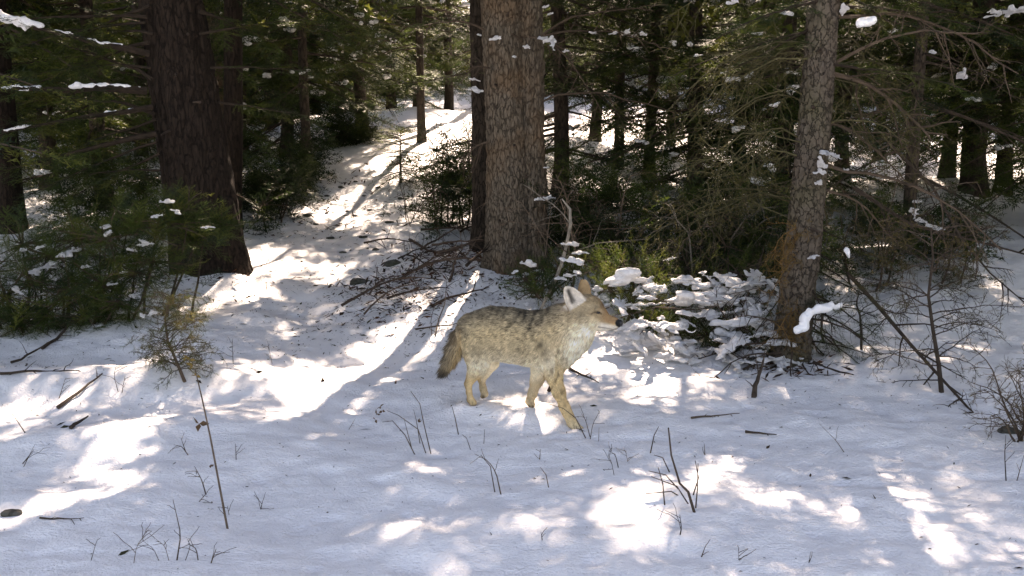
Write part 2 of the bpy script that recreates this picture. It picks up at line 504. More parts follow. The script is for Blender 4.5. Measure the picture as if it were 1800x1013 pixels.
def lit_dist(G):
    """signed distance (metres, negative inside) of ground points to the nearest gap"""
    best = np.full(len(G), 99.0)
    for poly in LIT:
        c = poly.mean(0); rad = np.max(np.linalg.norm(poly - c, axis=1))
        near = np.linalg.norm(G - c, axis=1) < rad + 0.6
        if not near.any(): continue
        g = G[near]; d = np.full(len(g), 99.0); ins = np.zeros(len(g), bool)
        for i in range(len(poly)):
            a, b = poly[i], poly[(i + 1) % len(poly)]
            ab = b - a
            t = np.clip(((g - a) @ ab) / max(ab @ ab, 1e-9), 0, 1)
            d = np.minimum(d, np.linalg.norm(g - a - t[:, None] * ab, axis=1))
            cond = (a[1] > g[:, 1]) != (b[1] > g[:, 1])
            xi = (b[0] - a[0]) * (g[:, 1] - a[1]) / (b[1] - a[1] + 1e-12) + a[0]
            ins ^= cond & (g[:, 0] < xi)
        d = np.where(ins, -d, d)
        best[near] = np.minimum(best[near], d)
    return best

def shadow_pt(P):
    g = P - S * ((P[:, 2] - 0.1) / S[2])[:, None]
    for _ in range(2):
        hh = H(g[:, 0], g[:, 1])
        g = P - S * ((P[:, 2] - hh) / S[2])[:, None]
    return g

def sun_keep(P, margin=0.15, low=1.1):
    if len(P) == 0: return np.zeros(0, bool)
    g = shadow_pt(P)
    d = lit_dist(g[:, :2])
    high = (P[:, 2] - H(P[:, 0], P[:, 1])) > low
    return ~((d < margin) & high)

# ------------------------------------------------------------------ ground
def build_ground():
    nu = 430
    u = np.linspace(-1, 1, nu)
    uu = np.sign(u) * (np.abs(u) * 0.62 + 0.75 * np.abs(u) ** 5)
    ys = [2.6]
    while ys[-1] < 13: ys.append(ys[-1] + 0.009 * ys[-1] * 0.62)
    while ys[-1] < 120: ys.append(ys[-1] + 0.03 * ys[-1] * 0.9)
    back = [-40, -25, -14, -8, -4, -1.5, 0, 0.8, 1.4, 1.8, 2.1, 2.3, 2.45]
    ys = np.array(back + ys)
    Yg = np.repeat(ys[:, None], nu, 1)
    half = np.maximum(ys, 2.6) * 1.0 + 1.2
    X = uu[None] * half[:, None] * 1.0
    X = X + np.sign(u)[None] * np.maximum(0, np.abs(u) - 0.9)[None] * 10 * 30
    Z = H(X, Yg)
    V = np.stack([X, Yg, Z], -1).reshape(-1, 3)
    i = np.arange(len(ys) - 1)[:, None] * nu; j = np.arange(nu - 1)[None]
    q = np.stack([i + j, i + j + 1, i + nu + j + 1, i + nu + j], -1).reshape(-1, 4)
    mb = MB(); mb.add(V, quads=q, col=(0.85, 0.85, 0.87))
    o = put('ground', mb.mesh('ground', [M_SNOW], True))
    tag(o, 'uneven snow covered forest floor', 'snow', kind='structure')
build_ground()

# ------------------------------------------------------------------ needle spray templates
def tri_needle(base, d, side, L, w):
    return [base - side * w / 2, base + side * w / 2, base + d * L]

def spray_template(ntw, npair, nl, nw, flat=0.25, seed=0, fan=1.0, stem=0.006):
    r = np.random.default_rng(seed)
    V, T = [], []
    stems = [(np.zeros(3), np.array([1.0, 0, 0]), 1.0)]
    for k in range(ntw):
        t = 0.08 + 0.86 * k / ntw
        s = 1 if k % 2 else -1
        a = s * (R(48) + r.normal(0, 0.16))
        L = (0.16 + 0.42 * (1 - t)) * fan * r.uniform(0.7, 1.15)
        d = nrm(np.array([math.cos(a), math.sin(a), r.normal(-0.05, flat)]))
        stems.append((np.array([t, 0, 0]), d, L))
    for p0, d, L in stems:
        side = nrm(np.cross(d, [0, 0, 1]))
        i = len(V); V += [p0 - side * stem, p0 + side * stem, p0 + d * L]; T.append((i, i + 1, i + 2))
        n = max(2, int(npair * (0.5 + L)))
        for q in range(n):
            tq = (q + 0.6) / n
            b = p0 + d * L * tq
            for sg in (-1, 1):
                dd = nrm(d * r.uniform(0.5, 0.9) + side * sg * r.uniform(0.6, 1.0) + np.array([0, 0, r.normal(0.15, 0.35)]))
                ps = nrm(np.cross(dd, np.array([r.normal(0, 0.5), r.normal(0, 0.5), 1])))
                i = len(V); V += tri_needle(b, dd, ps, nl * r.uniform(0.7, 1.2), nw); T.append((i, i + 1, i + 2))
    return np.array(V), np.array(T)

def sprig_template(nt, nn, nl, nw, seed=0, open_=0.8):
    """bushy upright sprig with needles all round"""
    r = np.random.default_rng(seed); V, T = [], []
    stems = [(np.zeros(3), np.array([1.0, 0, 0]), 1.0)]
    for k in range(nt):
        t = 0.1 + 0.75 * k / nt
        a = r.uniform(0, 2 * math.pi)
        d = nrm(np.array([1.0, open_ * math.cos(a), open_ * math.sin(a)]))
        stems.append((np.array([t, 0, 0]), d, r.uniform(0.25, 0.55) * (1.1 - 0.5 * t)))
    for p0, d, L in stems:
        side = nrm(np.cross(d, [0.1, 0.2, 1]))
        i = len(V); V += [p0 - side * 0.008, p0 + side * 0.008, p0 + d * L]; T.append((i, i + 1, i + 2))
        for q in range(max(3, int(nn * L))):
            b = p0 + d * L * r.uniform(0.1, 1.0)
            w = nrm(r.normal(0, 1, 3)); dd = nrm(d * 0.75 + w * 0.8)
            ps = nrm(np.cross(dd, r.normal(0, 1, 3)))
            i = len(V); V += tri_needle(b, dd, ps, nl * r.uniform(0.7, 1.2), nw); T.append((i, i + 1, i + 2))
    return np.array(V), np.array(T)

SP_FINE = [spray_template(13, 11, 0.075, 0.012, seed=s) for s in range(4)]      # near branches
SP_MID = [spray_template(11, 5, 0.13, 0.03, seed=10 + s) for s in range(4)]     # middle distance
SP_FAR = [spray_template(9, 2, 0.22, 0.07, seed=20 + s) for s in range(3)]      # far trees
SP_TOP = [spray_template(8, 2, 0.26, 0.10, seed=30 + s, fan=1.1) for s in range(3)]   # tree tops above the view
SPRIG = [sprig_template(9, 26, 0.10, 0.02, seed=40 + s) for s in range(4)]

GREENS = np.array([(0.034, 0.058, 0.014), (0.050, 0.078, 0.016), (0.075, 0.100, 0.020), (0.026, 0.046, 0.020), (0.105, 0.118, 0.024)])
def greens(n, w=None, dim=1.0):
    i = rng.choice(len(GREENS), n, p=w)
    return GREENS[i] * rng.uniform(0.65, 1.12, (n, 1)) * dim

# ------------------------------------------------------------------ conifers
TREES = []
class Tree:
    pass

def conifer(x, y, height, rbase, zlow, lmax, label, group, name='spruce_tree', tm=None, zfine=None, lean=(0, 0), bark=None,
            step=0.34, nb=5, dim=1.0, cull=True, gw=None, sides=10, trunk=True, snowy=0.0, bare=0.0, pw=0.75, thin=0.0):
    t = Tree()
    z0 = gz(x, y)
    t.base = np.array([x, y, z0]); t.H = height; t.lean = np.array([lean[0], lean[1], 1.0]); t.dim = dim; t.gw = gw
    t.lmax = lmax
    t.root = empty(name, (x, y, z0)); tag(t.root, label, 'tree', group)
    t.mb = MB(); t.cover = []; t.bark = bark or M_BARKF; t.snow = []
    if zfine is None: zfine = 1.45 + 0.115 * y - z0 + 0.3
    if trunk:
        zz = np.array([-0.35, 0.0, 0.12, 0.4, 1.0, 2.0, 3.5, 6.0, 9.0, 13.0, 20.0]); zz = zz[zz < height]; zz = np.append(zz, height)
        rr = rbase * (1 - 0.93 * np.clip(zz / height, 0, 1)); rr[:3] *= (1.5, 1.3, 1.12)
        pts = zz[:, None] * t.lean[None]
        pts[3:, :2] += np.cumsum(rng.normal(0, 0.012, (len(pts) - 3, 2)), 0)
        m2 = MB(); m2.add(*tube(pts, rr, sides), col=(0.1, 0.08, 0.06))
        t.trunk = put('trunk', m2.mesh('trunk', [t.bark], True), t.root)
    P, D, U, Sc, top = [], [], [], [], []
    z = zlow
    while z < height * 0.97:
        f = z / height
        L0 = lmax * (1 - f) ** pw + 0.12
        for _ in range(rng.poisson(nb)):
            a = rng.uniform(0, 2 * math.pi)
            L = L0 * rng.uniform(0.55, 1.1)
            zz = z + rng.uniform(-0.5, 0.5) * step
            el = -0.30 + 0.75 * f + rng.normal(0, 0.1)
            p0 = zz * t.lean
            d = np.array([math.cos(a) * math.cos(el), math.sin(a) * math.cos(el), math.sin(el)])
            pts = curve(p0, d, L, 5, rng.uniform(0.02, 0.16), 0.05)
            fine = zz < zfine
            if not fine and rng.random() < thin: continue
            t.mb.add(*tube(pts, np.linspace(0.005 + 0.006 * L, 0.003, 5), 4 if fine else 3), col=np.array((0.06, 0.045, 0.035)) * rng.uniform(0.7, 1.3), m=1)
            if fine and rng.random() < bare: 
                for q in range(6):
                    pp, dd = along(pts, np.array([rng.uniform(0.2, 0.95)]))
                    ds = nrm(np.cross(dd[0], [0, 0, 1]) * rng.choice([-1, 1]) + dd[0] * 0.8 + rng.normal(0, 0.3, 3))
                    t.mb.add(*tube(curve(pp[0], ds, L * rng.uniform(0.15, 0.4), 4, 0.1, 0.1), np.linspace(0.004, 0.0015, 4), 3), col=np.array((0.07, 0.055, 0.04)), m=1)
                continue
            ssz = (0.42 if fine else 0.55) * (0.6 + 0.25 * L)
            n = max(2, int(L / (0.105 if fine else 0.22)))
            tt = np.linspace(0.18, 0.98, n) + rng.normal(0, 0.02, n)
            pp, dd = along(pts, tt)
            sg = np.where(np.arange(n) % 2 == 0, 1.0, -1.0)
            side = nrm(np.cross(dd, [0, 0, 1])) * sg[:, None]
            ds = nrm(dd * 0.75 + side * rng.uniform(0.3, 1.0, (n, 1)) + rng.normal(0, 0.12, (n, 3)) + np.array([0, 0, -0.12]))
            ds[-1] = dd[-1]
            P.append(pp); D.append(ds); U.append(nrm(np.array([0, 0, 1]) + rng.normal(0, 0.2, (n, 3)))); Sc.append(np.full(n, ssz) * rng.uniform(0.7, 1.15, n) * (1.15 - 0.5 * tt))
            top.append(np.full(n, 0 if fine else 1))
            if snowy and fine and rng.random() < snowy:
                t.snow.append((along(pts, np.array([rng.uniform(0.4, 0.95)]))[0][0], rng.uniform(0.03, 0.075)))
        z += step * rng.uniform(0.8, 1.2)
    P, D, U, Sc, top = (np.concatenate(q) for q in (P, D, U, Sc, top))
    if cull:
        k = sun_keep(P + t.base + nrm(D) * Sc[:, None] * 0.45)
        P, D, U, Sc, top = P[k], D[k], U[k], Sc[k], top[k]
    t.cover.append(np.concatenate([P + t.base + D * Sc[:, None] * 0.45, Sc[:, None]], 1))
    tm = tm or SP_MID
    for grp, tms in ((0, tm), (1, SP_TOP)):
        idx = np.where(top == grp)[0]
        w = rng.integers(0, len(tms), len(idx))
        for q in range(len(tms)):
            s = idx[w == q]
            if len(s): place(t.mb, tms[q], P[s], D[s], U[s], Sc[s], greens(len(s), gw, dim))
    TREES.append(t)
    return t

def finish(t):
    t.crown = put('crown', t.mb.mesh('crown', [M_NEEDLE, M_WOOD]), t.root)
    t.mesh_done = True

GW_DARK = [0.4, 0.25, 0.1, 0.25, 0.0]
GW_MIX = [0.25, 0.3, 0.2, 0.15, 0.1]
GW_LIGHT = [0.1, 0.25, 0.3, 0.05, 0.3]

# big trunks with their own bark relief ------------------------------------------------
def big_trunk(root, base, pts_fn, rad_fn, zmax, mat, relief=0.02, sx=0.055, sz=0.22, nth=130, dz=0.017, seed=0, name='trunk', ell=1.0):
    zs = np.concatenate([np.arange(-0.3, min(zmax, 3.2), dz), np.arange(min(zmax, 3.2), zmax, 0.25)])
    th = np.arange(nth) * 2 * math.pi / nth
    Z, TH_ = np.meshgrid(zs, th, indexing='ij')
    r = rad_fn(Z, TH_)
    cx, cy = np.cos(TH_), np.sin(TH_)
    ax, ay, az = cx * r / sx, cy * r / sx, Z / sz
    wx = noise3(ax * 0.5, ay * 0.5, az * 1.1, seed + 5) * 0.9
    n1 = noise3(ax + wx, ay + wx, az, seed); n2 = noise3(ax * 2.1, ay * 2.1, az * 2.3, seed + 1); n3 = noise3(ax * .3, ay * .3, az * .25, seed + 2)
    ridge = np.minimum(1, np.abs(n1) * 3.0) ** 0.8
    r = r + relief * (ridge - 0.6) + relief * 0.45 * n2 + relief * 0.7 * n3
    c = pts_fn(Z)
    V = np.stack([c[0] + cx * r, c[1] + cy * r * ell, Z], -1).reshape(-1, 3)
    nz = len(zs)
    i = np.arange(nz - 1)[:, None] * nth; j = np.arange(nth)[None]; j2 = (j + 1) % nth
    q = np.stack([i + j, i + j2, i + nth + j2, i + nth + j], -1).reshape(-1, 4)
    mb = MB(); mb.add(V, quads=q, col=(0.1, 0.08, 0.06))
    return put(name, mb.mesh(name, [mat], True), root)

def line_lean(b, t):
    s = (t - b) / (t[2] - b[2])
    return s

# tree A: big dark fir on the left
bA = hit(360, 476); bA[1] += 0.18; bA[2] = gz(bA[0], bA[1])
topA = at(300, 0, bA[1] + 0.05)
lA = line_lean(bA, topA)
tA = conifer(bA[0], bA[1], 17, 0.3, 3.2, 3.0, 'massive dark barked fir trunk with snow lined limbs beside the juniper', None, 'fir_tree', lean=lA[:2], trunk=False, zfine=0.0, nb=6)
kA = bA[1] / FPX
def radA(Z, T):
    w = np.interp(Z, [-0.3, 0, 0.25, 0.8, 2.2, 17], np.array([76, 67, 62, 59, 51, 10]) * kA)
    return w * (1 + 0.10 * np.exp(-np.maximum(Z, 0) / 0.25) * np.cos(5 * T + 1))
big_trunk(tA.root, bA, lambda Z: (lA[0] * Z, lA[1] * Z), radA, 17, M_BARKA, 0.020, 0.05, 0.24, seed=1)

# tree B: big double trunk in the middle
bB = hit(905, 480); bB[1] += 0.15; bB[2] = gz(bB[0], bB[1])
kB = bB[1] / FPX
topB = at(872, 0, bB[1] + 0.03); lB = line_lean(bB, topB)
tB = conifer(bB[0], bB[1], 18, 0.3, 3.0, 3.0, 'large twin stemmed fir with brown furrowed bark behind the coyote', None, 'fir_tree', lean=(lB[0] * 0.6, lB[1]), trunk=False, zfine=0.0, nb=6)
xm = (at(897, 480, bB[1]) - bB)[0]; xm1 = (at(880, 0, bB[1]) - bB)[0]
xs = (at(930, 470, bB[1]) - bB)[0]; xs1 = (at(926, 0, bB[1]) - bB)[0]
zB = topB[2] - bB[2]
big_trunk(tB.root, bB, lambda Z: (xm + (xm1 - xm) * Z / zB, 0 * Z), lambda Z, T: np.interp(Z, [-0.3, 0, 0.2, 0.9, 2.2, 18], np.array([56, 47, 40, 35, 34, 6]) * kB) * (1 + 0.09 * np.exp(-np.maximum(Z, 0) / 0.2) * np.cos(4 * T)), 18, M_BARKB, 0.015, 0.038, 0.13, seed=3)
big_trunk(tB.root, bB, lambda Z: (xs + (xs1 - xs) * Z / zB, 0.06 + 0 * Z), lambda Z, T: np.interp(Z, [-0.3, 0, 0.2, 0.9, 2.2, 15], np.array([46, 38, 33, 30, 27, 5]) * kB) * (1 + 0.08 * np.exp(-np.maximum(Z, 0) / 0.2) * np.cos(4 * T + 2)), 15, M_BARKB, 0.015, 0.038, 0.13, seed=4)['label'] = 'slimmer right stem with darker bark'

# tree C: dark trunk close behind B
bC = at(852, 412, 9.3); bC[2] = gz(bC[0], bC[1])
lC = line_lean(bC, at(846, 0, 9.4)); kC = 9.3 / FPX
tC = conifer(bC[0], bC[1], 14, 0.2, 3.2, 2.4, 'slender blackish trunk close behind the twin stemmed fir', None, 'fir_tree', lean=lC[:2], trunk=False, zfine=0.0)
big_trunk(tC.root, bC, lambda Z: (lC[0] * Z, lC[1] * Z), lambda Z, T: np.interp(Z, [-0.3, 0, 0.3, 2, 14], np.array([34, 27, 21, 19, 3]) * kC), 14, M_BARKC, 0.011, 0.035, 0.14, nth=70, dz=0.03, seed=5)

# tree D: plated trunk on the right
bD = hit(1395, 642); bD[1] += 0.1; bD[2] = gz(bD[0], bD[1])
topD = at(1453, 0, bD[1]); lD = line_lean(bD, topD); kD = bD[1] / FPX
tD = conifer(bD[0], bD[1], 11, 0.12, 2.9, 1.9, 'slim spruce with cracked grey bark and drooping bare twigs', None, 'spruce_tree', lean=lD[:2], trunk=False, zfine=0.0, nb=6)
big_trunk(tD.root, bD, lambda Z: (lD[0] * Z + 0.012 * np.sin(Z * 2.2), lD[1] * Z), lambda Z, T: np.interp(Z, [-0.3, 0, 0.2, 0.7, 1.6, 2.4, 11], np.array([46, 37, 31, 30, 27, 25, 4]) * kD) * (1 + 0.08 * np.exp(-np.maximum(Z, 0) / 0.12) * np.cos(4 * T + 1)), 11, M_BARKD, 0.008, 0.030, 0.05, nth=110, dz=0.012, seed=7)

# trunks seen among the forest, px, depth, trunk width px, lean px, height, zlow
def px_tree(px, Y, wpx, height, zlow, lmax, label, group=None, lean_px=0.0, **k):
    p = at(px, 300, Y)
    ln = lean_px * Y / FPX / 2.2
    return conifer(p[0], Y, height, wpx / 2 * Y / FPX, zlow, lmax, label, group, lean=(ln, 0), **k)

G_FOR = 'spruces crowding the forest behind'
L_FOR = 'dark green spruce with low boughs in the crowded forest behind'
def zone(px):
    for lim, w in ((330, 'beyond the massive fir and its juniper'), (840, 'between the massive fir and the twin stemmed fir'), (1180, 'just right of the twin stemmed fir'), (1440, 'between the twin stemmed fir and slim spruce'), (9999, 'right of the slim cracked bark spruce')):
        if px < lim: return 'dark green spruce with low boughs ' + w, 'spruces ' + w
px_tree(402, 10.6, 36, 15, 2.4, 2.4, 'dark leaning trunk directly behind the massive fir', None, 22, nb=4, bark=M_BARKA, sides=16, thin=0.7)
px_tree(372, 13.5, 44, 16, 2.6, 2.2, 'pale brown trunk showing between two dark trunks', None, 6, nb=4, bark=M_BARKB, sides=16, thin=0.7)
px_tree(14, 10.8, 46, 15, 2.2, 2.4, 'thick dark trunk rising from sunlit snow beyond the juniper', None, -6, nb=5, bark=M_BARKA, sides=16, thin=0.7)
px_tree(86, 13.0, 30, 13, 1.3, 2.2, 'thin grey trunk among snowy twigs beyond the juniper', None, -4, nb=5, bare=0.3, thin=0.7)
px_tree(742, 14.5, 15, 10, 1.3, 1.7, 'thin dark trunk standing on the sunlit slope above path', None, 0, nb=5, snowy=0.5, gw=GW_MIX, thin=0.7)
px_tree(1086, 14.5, 19, 12, 0.9, 1.9, 'slim dark trunk on the sunlit snow, left of its pair', 'pair of slim trunks beyond the brush', 0, nb=6, bare=0.25, gw=GW_MIX, thin=0.8)
px_tree(1141, 13.6, 20, 12, 0.9, 1.9, 'slim dark trunk on the sunlit snow, right of its pair', 'pair of slim trunks beyond the brush', 4, nb=6, bare=0.25, gw=GW_MIX, thin=0.8)
px_tree(1604, 9.6, 24, 11, 0.75, 1.7, 'small spruce with reddish trunk and snow dusted twigs by dark shrubs', None, 4, nb=5, bare=0.45, gw=GW_DARK, tm=SP_MID)
px_tree(432, 15.5, 10, 2.6, 0.1, 0.55, 'bright green pointed spruce sapling in the sunny gap', None, 0, nb=5, step=0.16, gw=GW_LIGHT, dim=1.3, name='spruce_sapling')
px_tree(704, 12.2, 5, 0.62, 0.06, 0.26, 'tiny green fir seedling standing on the sunlit slope', None, 0, nb=4, step=0.07, gw=GW_MIX, name='fir_sapling', cull=False, tm=SP_FINE)
px_tree(540, 13.6, 18, 9, 1.15, 1.7, 'dense dark spruce flecked with snow on left of path', None, 0, nb=8, gw=GW_MIX, snowy=0.6, thin=0.7)
for px, Y, hh, lm, zl, gw in [
    (180, 12.0, 10, 2.1, 0.5, GW_MIX), (-60, 14, 11, 2.3, 0.6, GW_MIX), (250, 16.5, 12, 2.4, 0.6, GW_LIGHT), (120, 19, 12, 2.5, 0.8, GW_LIGHT),
    (480, 19.5, 12, 2.3, 1.2, GW_LIGHT), (640, 16.2, 10, 1.7, 1.15, GW_MIX), (600, 20, 12, 2.2, 1.0, GW_MIX), (505, 15.0, 11, 1.6, 0.35, GW_DARK), (735, 23.5, 12, 2.2, 0.9, GW_MIX), (655, 24.5, 12, 2.4, 0.8, GW_DARK), (560, 24, 12, 2.4, 0.6, GW_MIX), (690, 20.5, 11, 2.0, 1.6, GW_LIGHT),
    (790, 21.5, 11, 2.0, 1.7, GW_LIGHT), (860, 21, 12, 2.3, 1.2, GW_MIX), (985, 12.4, 10, 1.9, 0.6, GW_DARK), (1045, 18, 12, 2.3, 1.6, GW_MIX),
    (1225, 12.0, 10, 2.0, 0.5, GW_DARK), (1300, 15.5, 11, 2.2, 1.1, GW_MIX), (1180, 20, 12, 2.4, 1.8, GW_LIGHT), (1375, 11.5, 10, 1.8, 0.4, GW_DARK),
    (1480, 13.5, 11, 2.1, 1.0, GW_DARK), (1545, 17, 11, 2.2, 1.2, GW_MIX), (1665, 13.2, 11, 1.8, 0.8, GW_DARK), (1765, 12.5, 11, 1.8, 0.9, GW_MIX),
    (1870, 11.0, 11, 2.1, 0.8, GW_MIX), (1990, 13.5, 12, 2.3, 0.8, GW_MIX), (1430, 20, 12, 2.4, 1.5, GW_LIGHT)]:
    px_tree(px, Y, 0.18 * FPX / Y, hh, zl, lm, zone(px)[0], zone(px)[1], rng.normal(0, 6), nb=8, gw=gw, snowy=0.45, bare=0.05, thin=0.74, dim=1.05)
# trees beside the view whose boughs shade the clearing
for x, y, hh in [(-5.6, 8.0, 13), (-6.2, 11.5, 14), (5.6, 6.8, 12), (6.4, 9.6, 14), (5.2, 12.4, 13), (-4.6, 5.4, 10), (4.9, 4.2, 9)]:
    conifer(x, y, hh, 0.14, 1.6, 2.4, 'tall spruce at the edge of the snowy clearing', 'spruces at the edge of the clearing', nb=6, thin=0.3)

# far forest: a few crowns shared by many trees
far_proto = []
for k in range(4):
    t = conifer(0.0 + k * 7 - 12, 38 + 2 * k, 12 + k, 0.17, 0.3, 2.5, 'distant spruce deep in the forest', 'distant spruces deep in the forest', tm=SP_FAR, zfine=6.0, cull=False, nb=8, step=0.36, gw=GW_LIGHT, sides=7, thin=0.8, dim=1.2)
    far_proto.append(t)
FAR_SPOTS = []
for k in range(95):
    for _ in range(40):
        y = rng.uniform(21, 46); x = rng.uniform(-0.62, 0.62) * y
        if all((x - a) ** 2 + (y - b) ** 2 > 2.2 for a, b in FAR_SPOTS):
            g = lit_dist(np.array([[x, y - 2]]))[0]
            if g > 0.5: break
    FAR_SPOTS.append((x, y))

# ------------------------------------------------------------------ close the canopy with boughs added above the view to shade the snow
def fill_canopy():
    cell = 0.10
    x0, x1, y0, y1 = -4.2, 4.6, 2.4, 10.6
    nx, ny = int((x1 - x0) / cell), int((y1 - y0) / cell)
    cov = np.zeros((nx, ny))
    gx, gy = np.meshgrid(x0 + (np.arange(nx) + .5) * cell, y0 + (np.arange(ny) + .5) * cell, indexing='ij')
    def splat(P, s):
        g = shadow_pt(P)
        for (px, py, _), sc in zip(g, s):
            rr = 0.42 * sc
            i0, i1 = int((px - rr - x0) / cell), int((px + rr - x0) / cell) + 2
            j0, j1 = int((py - rr * 1.3 - y0) / cell), int((py + rr * 1.3 - y0) / cell) + 2
            i0, j0 = max(i0, 0), max(j0, 0)
            if i0 >= nx or j0 >= ny or i1 <= 0 or j1 <= 0: continue
            sl = (slice(i0, i1), slice(j0, j1))
            cov[sl] += ((gx[sl] - px) ** 2 + ((gy[sl] - py) / 1.3) ** 2 < rr * rr) * 0.55
    for t in TREES:
        for c in t.cover:
            ok = c[:, 2] > 1.5
            if ok.any(): splat(c[ok, :3], c[ok, 3])
    G = np.stack([gx.ravel(), gy.ravel()], 1)
    ld = lit_dist(G).reshape(nx, ny)
    want = np.where(ld > 0.12, 2.1, 0.0)
    cand = [t for t in TREES if t.H > 8 and not getattr(t, 'far', False)]
    made = 0
    for it in range(2600):
        need = want - cov
        flat = np.argwhere(need > 0.5)
        if len(flat) < 40: break
        i, j = flat[rng.integers(len(flat))]
        g = np.array([gx[i, j], gy[i, j], gz(gx[i, j], gy[i, j])])
        best = None
        for t in cand:
            ax = t.base
            zz = np.linspace(3.3, 0.93 * t.H, 24)
            P = g + S * ((zz + ax[2] - g[2]) / S[2])[:, None]
            q = ax[:2] + t.lean[:2] * zz[:, None]
            d = np.linalg.norm(P[:, :2] - q, axis=1)
            allow = 0.5 + 3.0 * (1 - 0.6 * zz / t.H)
            sc = d / allow + rng.uniform(0, 0.25, len(d))
            lowvis = P[:, 2] < 1.45 + 0.118 * P[:, 1] + 0.5
            sc[lowvis] = 9
            k = int(np.argmin(sc))
            if best is None or sc[k] < best[0]: best = (sc[k], t, P[k], zz[k], q[k])
        if best[0] > 1.3:
            want[i, j] = 0; continue
        _, t, p, zz, q = best
        start = np.array([q[0], q[1], t.base[2] + zz + rng.uniform(-0.1, 0.25)])
        v = p - start; L = np.linalg.norm(v)
        if L < 0.25: v = np.array([rng.normal(), rng.normal(), 0]) * 0.3; L = np.linalg.norm(v)
        pts = curve(start - t.base, v, L * 1.15, 6, 0.0, 0.05)
        t.mb.add(*tube(pts, np.linspace(0.008 + 0.006 * L, 0.004, 6), 4), col=(0.06, 0.045, 0.035), m=1)
        n = max(4, int(L / 0.16))
        tt = np.linspace(0.25, 1.0, n)
        pp, dd = along(pts, tt)
        sg = np.where(np.arange(n) % 2 == 0, 1.0, -1.0)
        ds = nrm(dd + nrm(np.cross(dd, [0, 0, 1])) * sg[:, None] * rng.uniform(0.3, 1.1, (n, 1)) + rng.normal(0, .15, (n, 3)))
        sc = rng.uniform(0.38, 0.62, n)
        W = pp + t.base + ds * sc[:, None] * 0.45
        k = sun_keep(W, 0.13)
        pp, ds, sc, W = pp[k], ds[k], sc[k], W[k]
        if len(pp) == 0:
            want[i, j] = 0; continue
        place(t.mb, SP_TOP[made % len(SP_TOP)], pp, ds, nrm(np.array([0, 0, 1]) + rng.normal(0, .25, (len(pp), 3))), sc, greens(len(pp), t.gw, t.dim))
        splat(W, sc)
        made += 1
fill_canopy()
for t in far_proto: t.far = True
for t in TREES: finish(t)
for k, (x, y) in enumerate(FAR_SPOTS):
    src = far_proto[k % 4]
    r = src.root.copy(); COL.objects.link(r)
    r.location = (x, y, gz(x, y)); r.rotation_euler = (0, 0, rng.uniform(0, 6.28)); s = rng.uniform(0.75, 1.15); r.scale = (s, s, s)
    for ch in (src.trunk, src.crown):
        c = ch.copy(); COL.objects.link(c); c.parent = r

# ------------------------------------------------------------------ snow lumps
def lump_mesh(seed, n=5, res=0.1, long=1.0):
    r = np.random.default_rng(seed); pr = []
    for k in range(n):
        c = r.normal(0, 0.42, 3) * np.array([long, 0.8, 0.3])
        rr = r.uniform(0.12, 0.46) / (1 + .5 * np.linalg.norm(c))
        pr.append((c, c + r.normal(0, 0.12, 3), rr, rr * r.uniform(.6, 1), 0.14)); pr.append((c, np.zeros(3), min(rr * .7, .2), .2, 0.12))
    V, Q = solid(pr, res, 0.35)
    V = V + 0.16 * np.stack([noise3(V[:, 0] * 2.4, V[:, 1] * 2.4, V[:, 2] * 2.4, seed + q) for q in range(3)], 1) + 0.06 * np.stack([noise3(V[:, 0] * 6, V[:, 1] * 6, V[:, 2] * 6, seed + 9 + q) for q in range(3)], 1)
    V[:, 2] = np.where(V[:, 2] < -.1, -.1 + (V[:, 2] + .1) * .45, V[:, 2])
    mb = MB(); mb.add(V, quads=Q, col=(0.85, 0.85, 0.87))
    return mb.mesh('snow_clump', [M_CLUMP], True)
LUMPS = [lump_mesh(50 + k, 7 + k % 6, 0.09, 1.0 + 0.5 * (k % 3)) for k in range(12)]
def clump(p, s, label, group, rot=None, stretch=(1, 1, 0.8)):
    o = put('snow_clump', LUMPS[int(rng.integers(len(LUMPS)))])
    o.location = p
    o.scale = tuple(s * np.array(stretch) * rng.uniform(0.85, 1.2, 3))
    o.rotation_euler = (rng.normal(0, 0.25), rng.normal(0, 0.25), rng.uniform(0, 6.28) if rot is None else rot)
    return tag(o, label, 'snow', group)
def snow_strip(pts, rad, label, group=None, res=0.012, seed=0):
    pr = []
    pts = np.asarray(pts)
    for a, b, ra, rb in zip(pts[:-1], pts[1:], rad[:-1], rad[1:]):
        n = max(1, int(np.linalg.norm(b - a) / 0.04))
        for i in range(n):
            p = a + (b - a) * i / n + rng.normal(0, 0.3, 3) * ra
            q = a + (b - a) * (i + 1) / n + rng.normal(0, 0.3, 3) * ra
            rr = (ra + (rb - ra) * i / n) * rng.uniform(0.75, 1.15)
            pr.append((a + (b - a) * i / n, a + (b - a) * (i + 1) / n, rr * .75, rr * .75, 0.3 * rr)); pr.append((p, q, rr, rr * 0.8, 0.3 * rr))
            o = rng.normal(0, .45, 3) * ra; pr.append((p + o, q + o, rr * .55, rr * .45, 0.3 * rr))
    V, Q = solid(pr, res, 0.03)
    c = V.mean(0)
    V = V + 0.009 * np.stack([noise3(V[:, 0] * 28, V[:, 1] * 28, V[:, 2] * 28, seed + q) for q in range(3)], 1)
    mb = MB(); mb.add(V - c, quads=Q, col=(.85, .85, .87))
    return tag(put('snow_clump', mb.mesh('snow_clump', [M_CLUMP], True), None, c), label, 'snow', group)

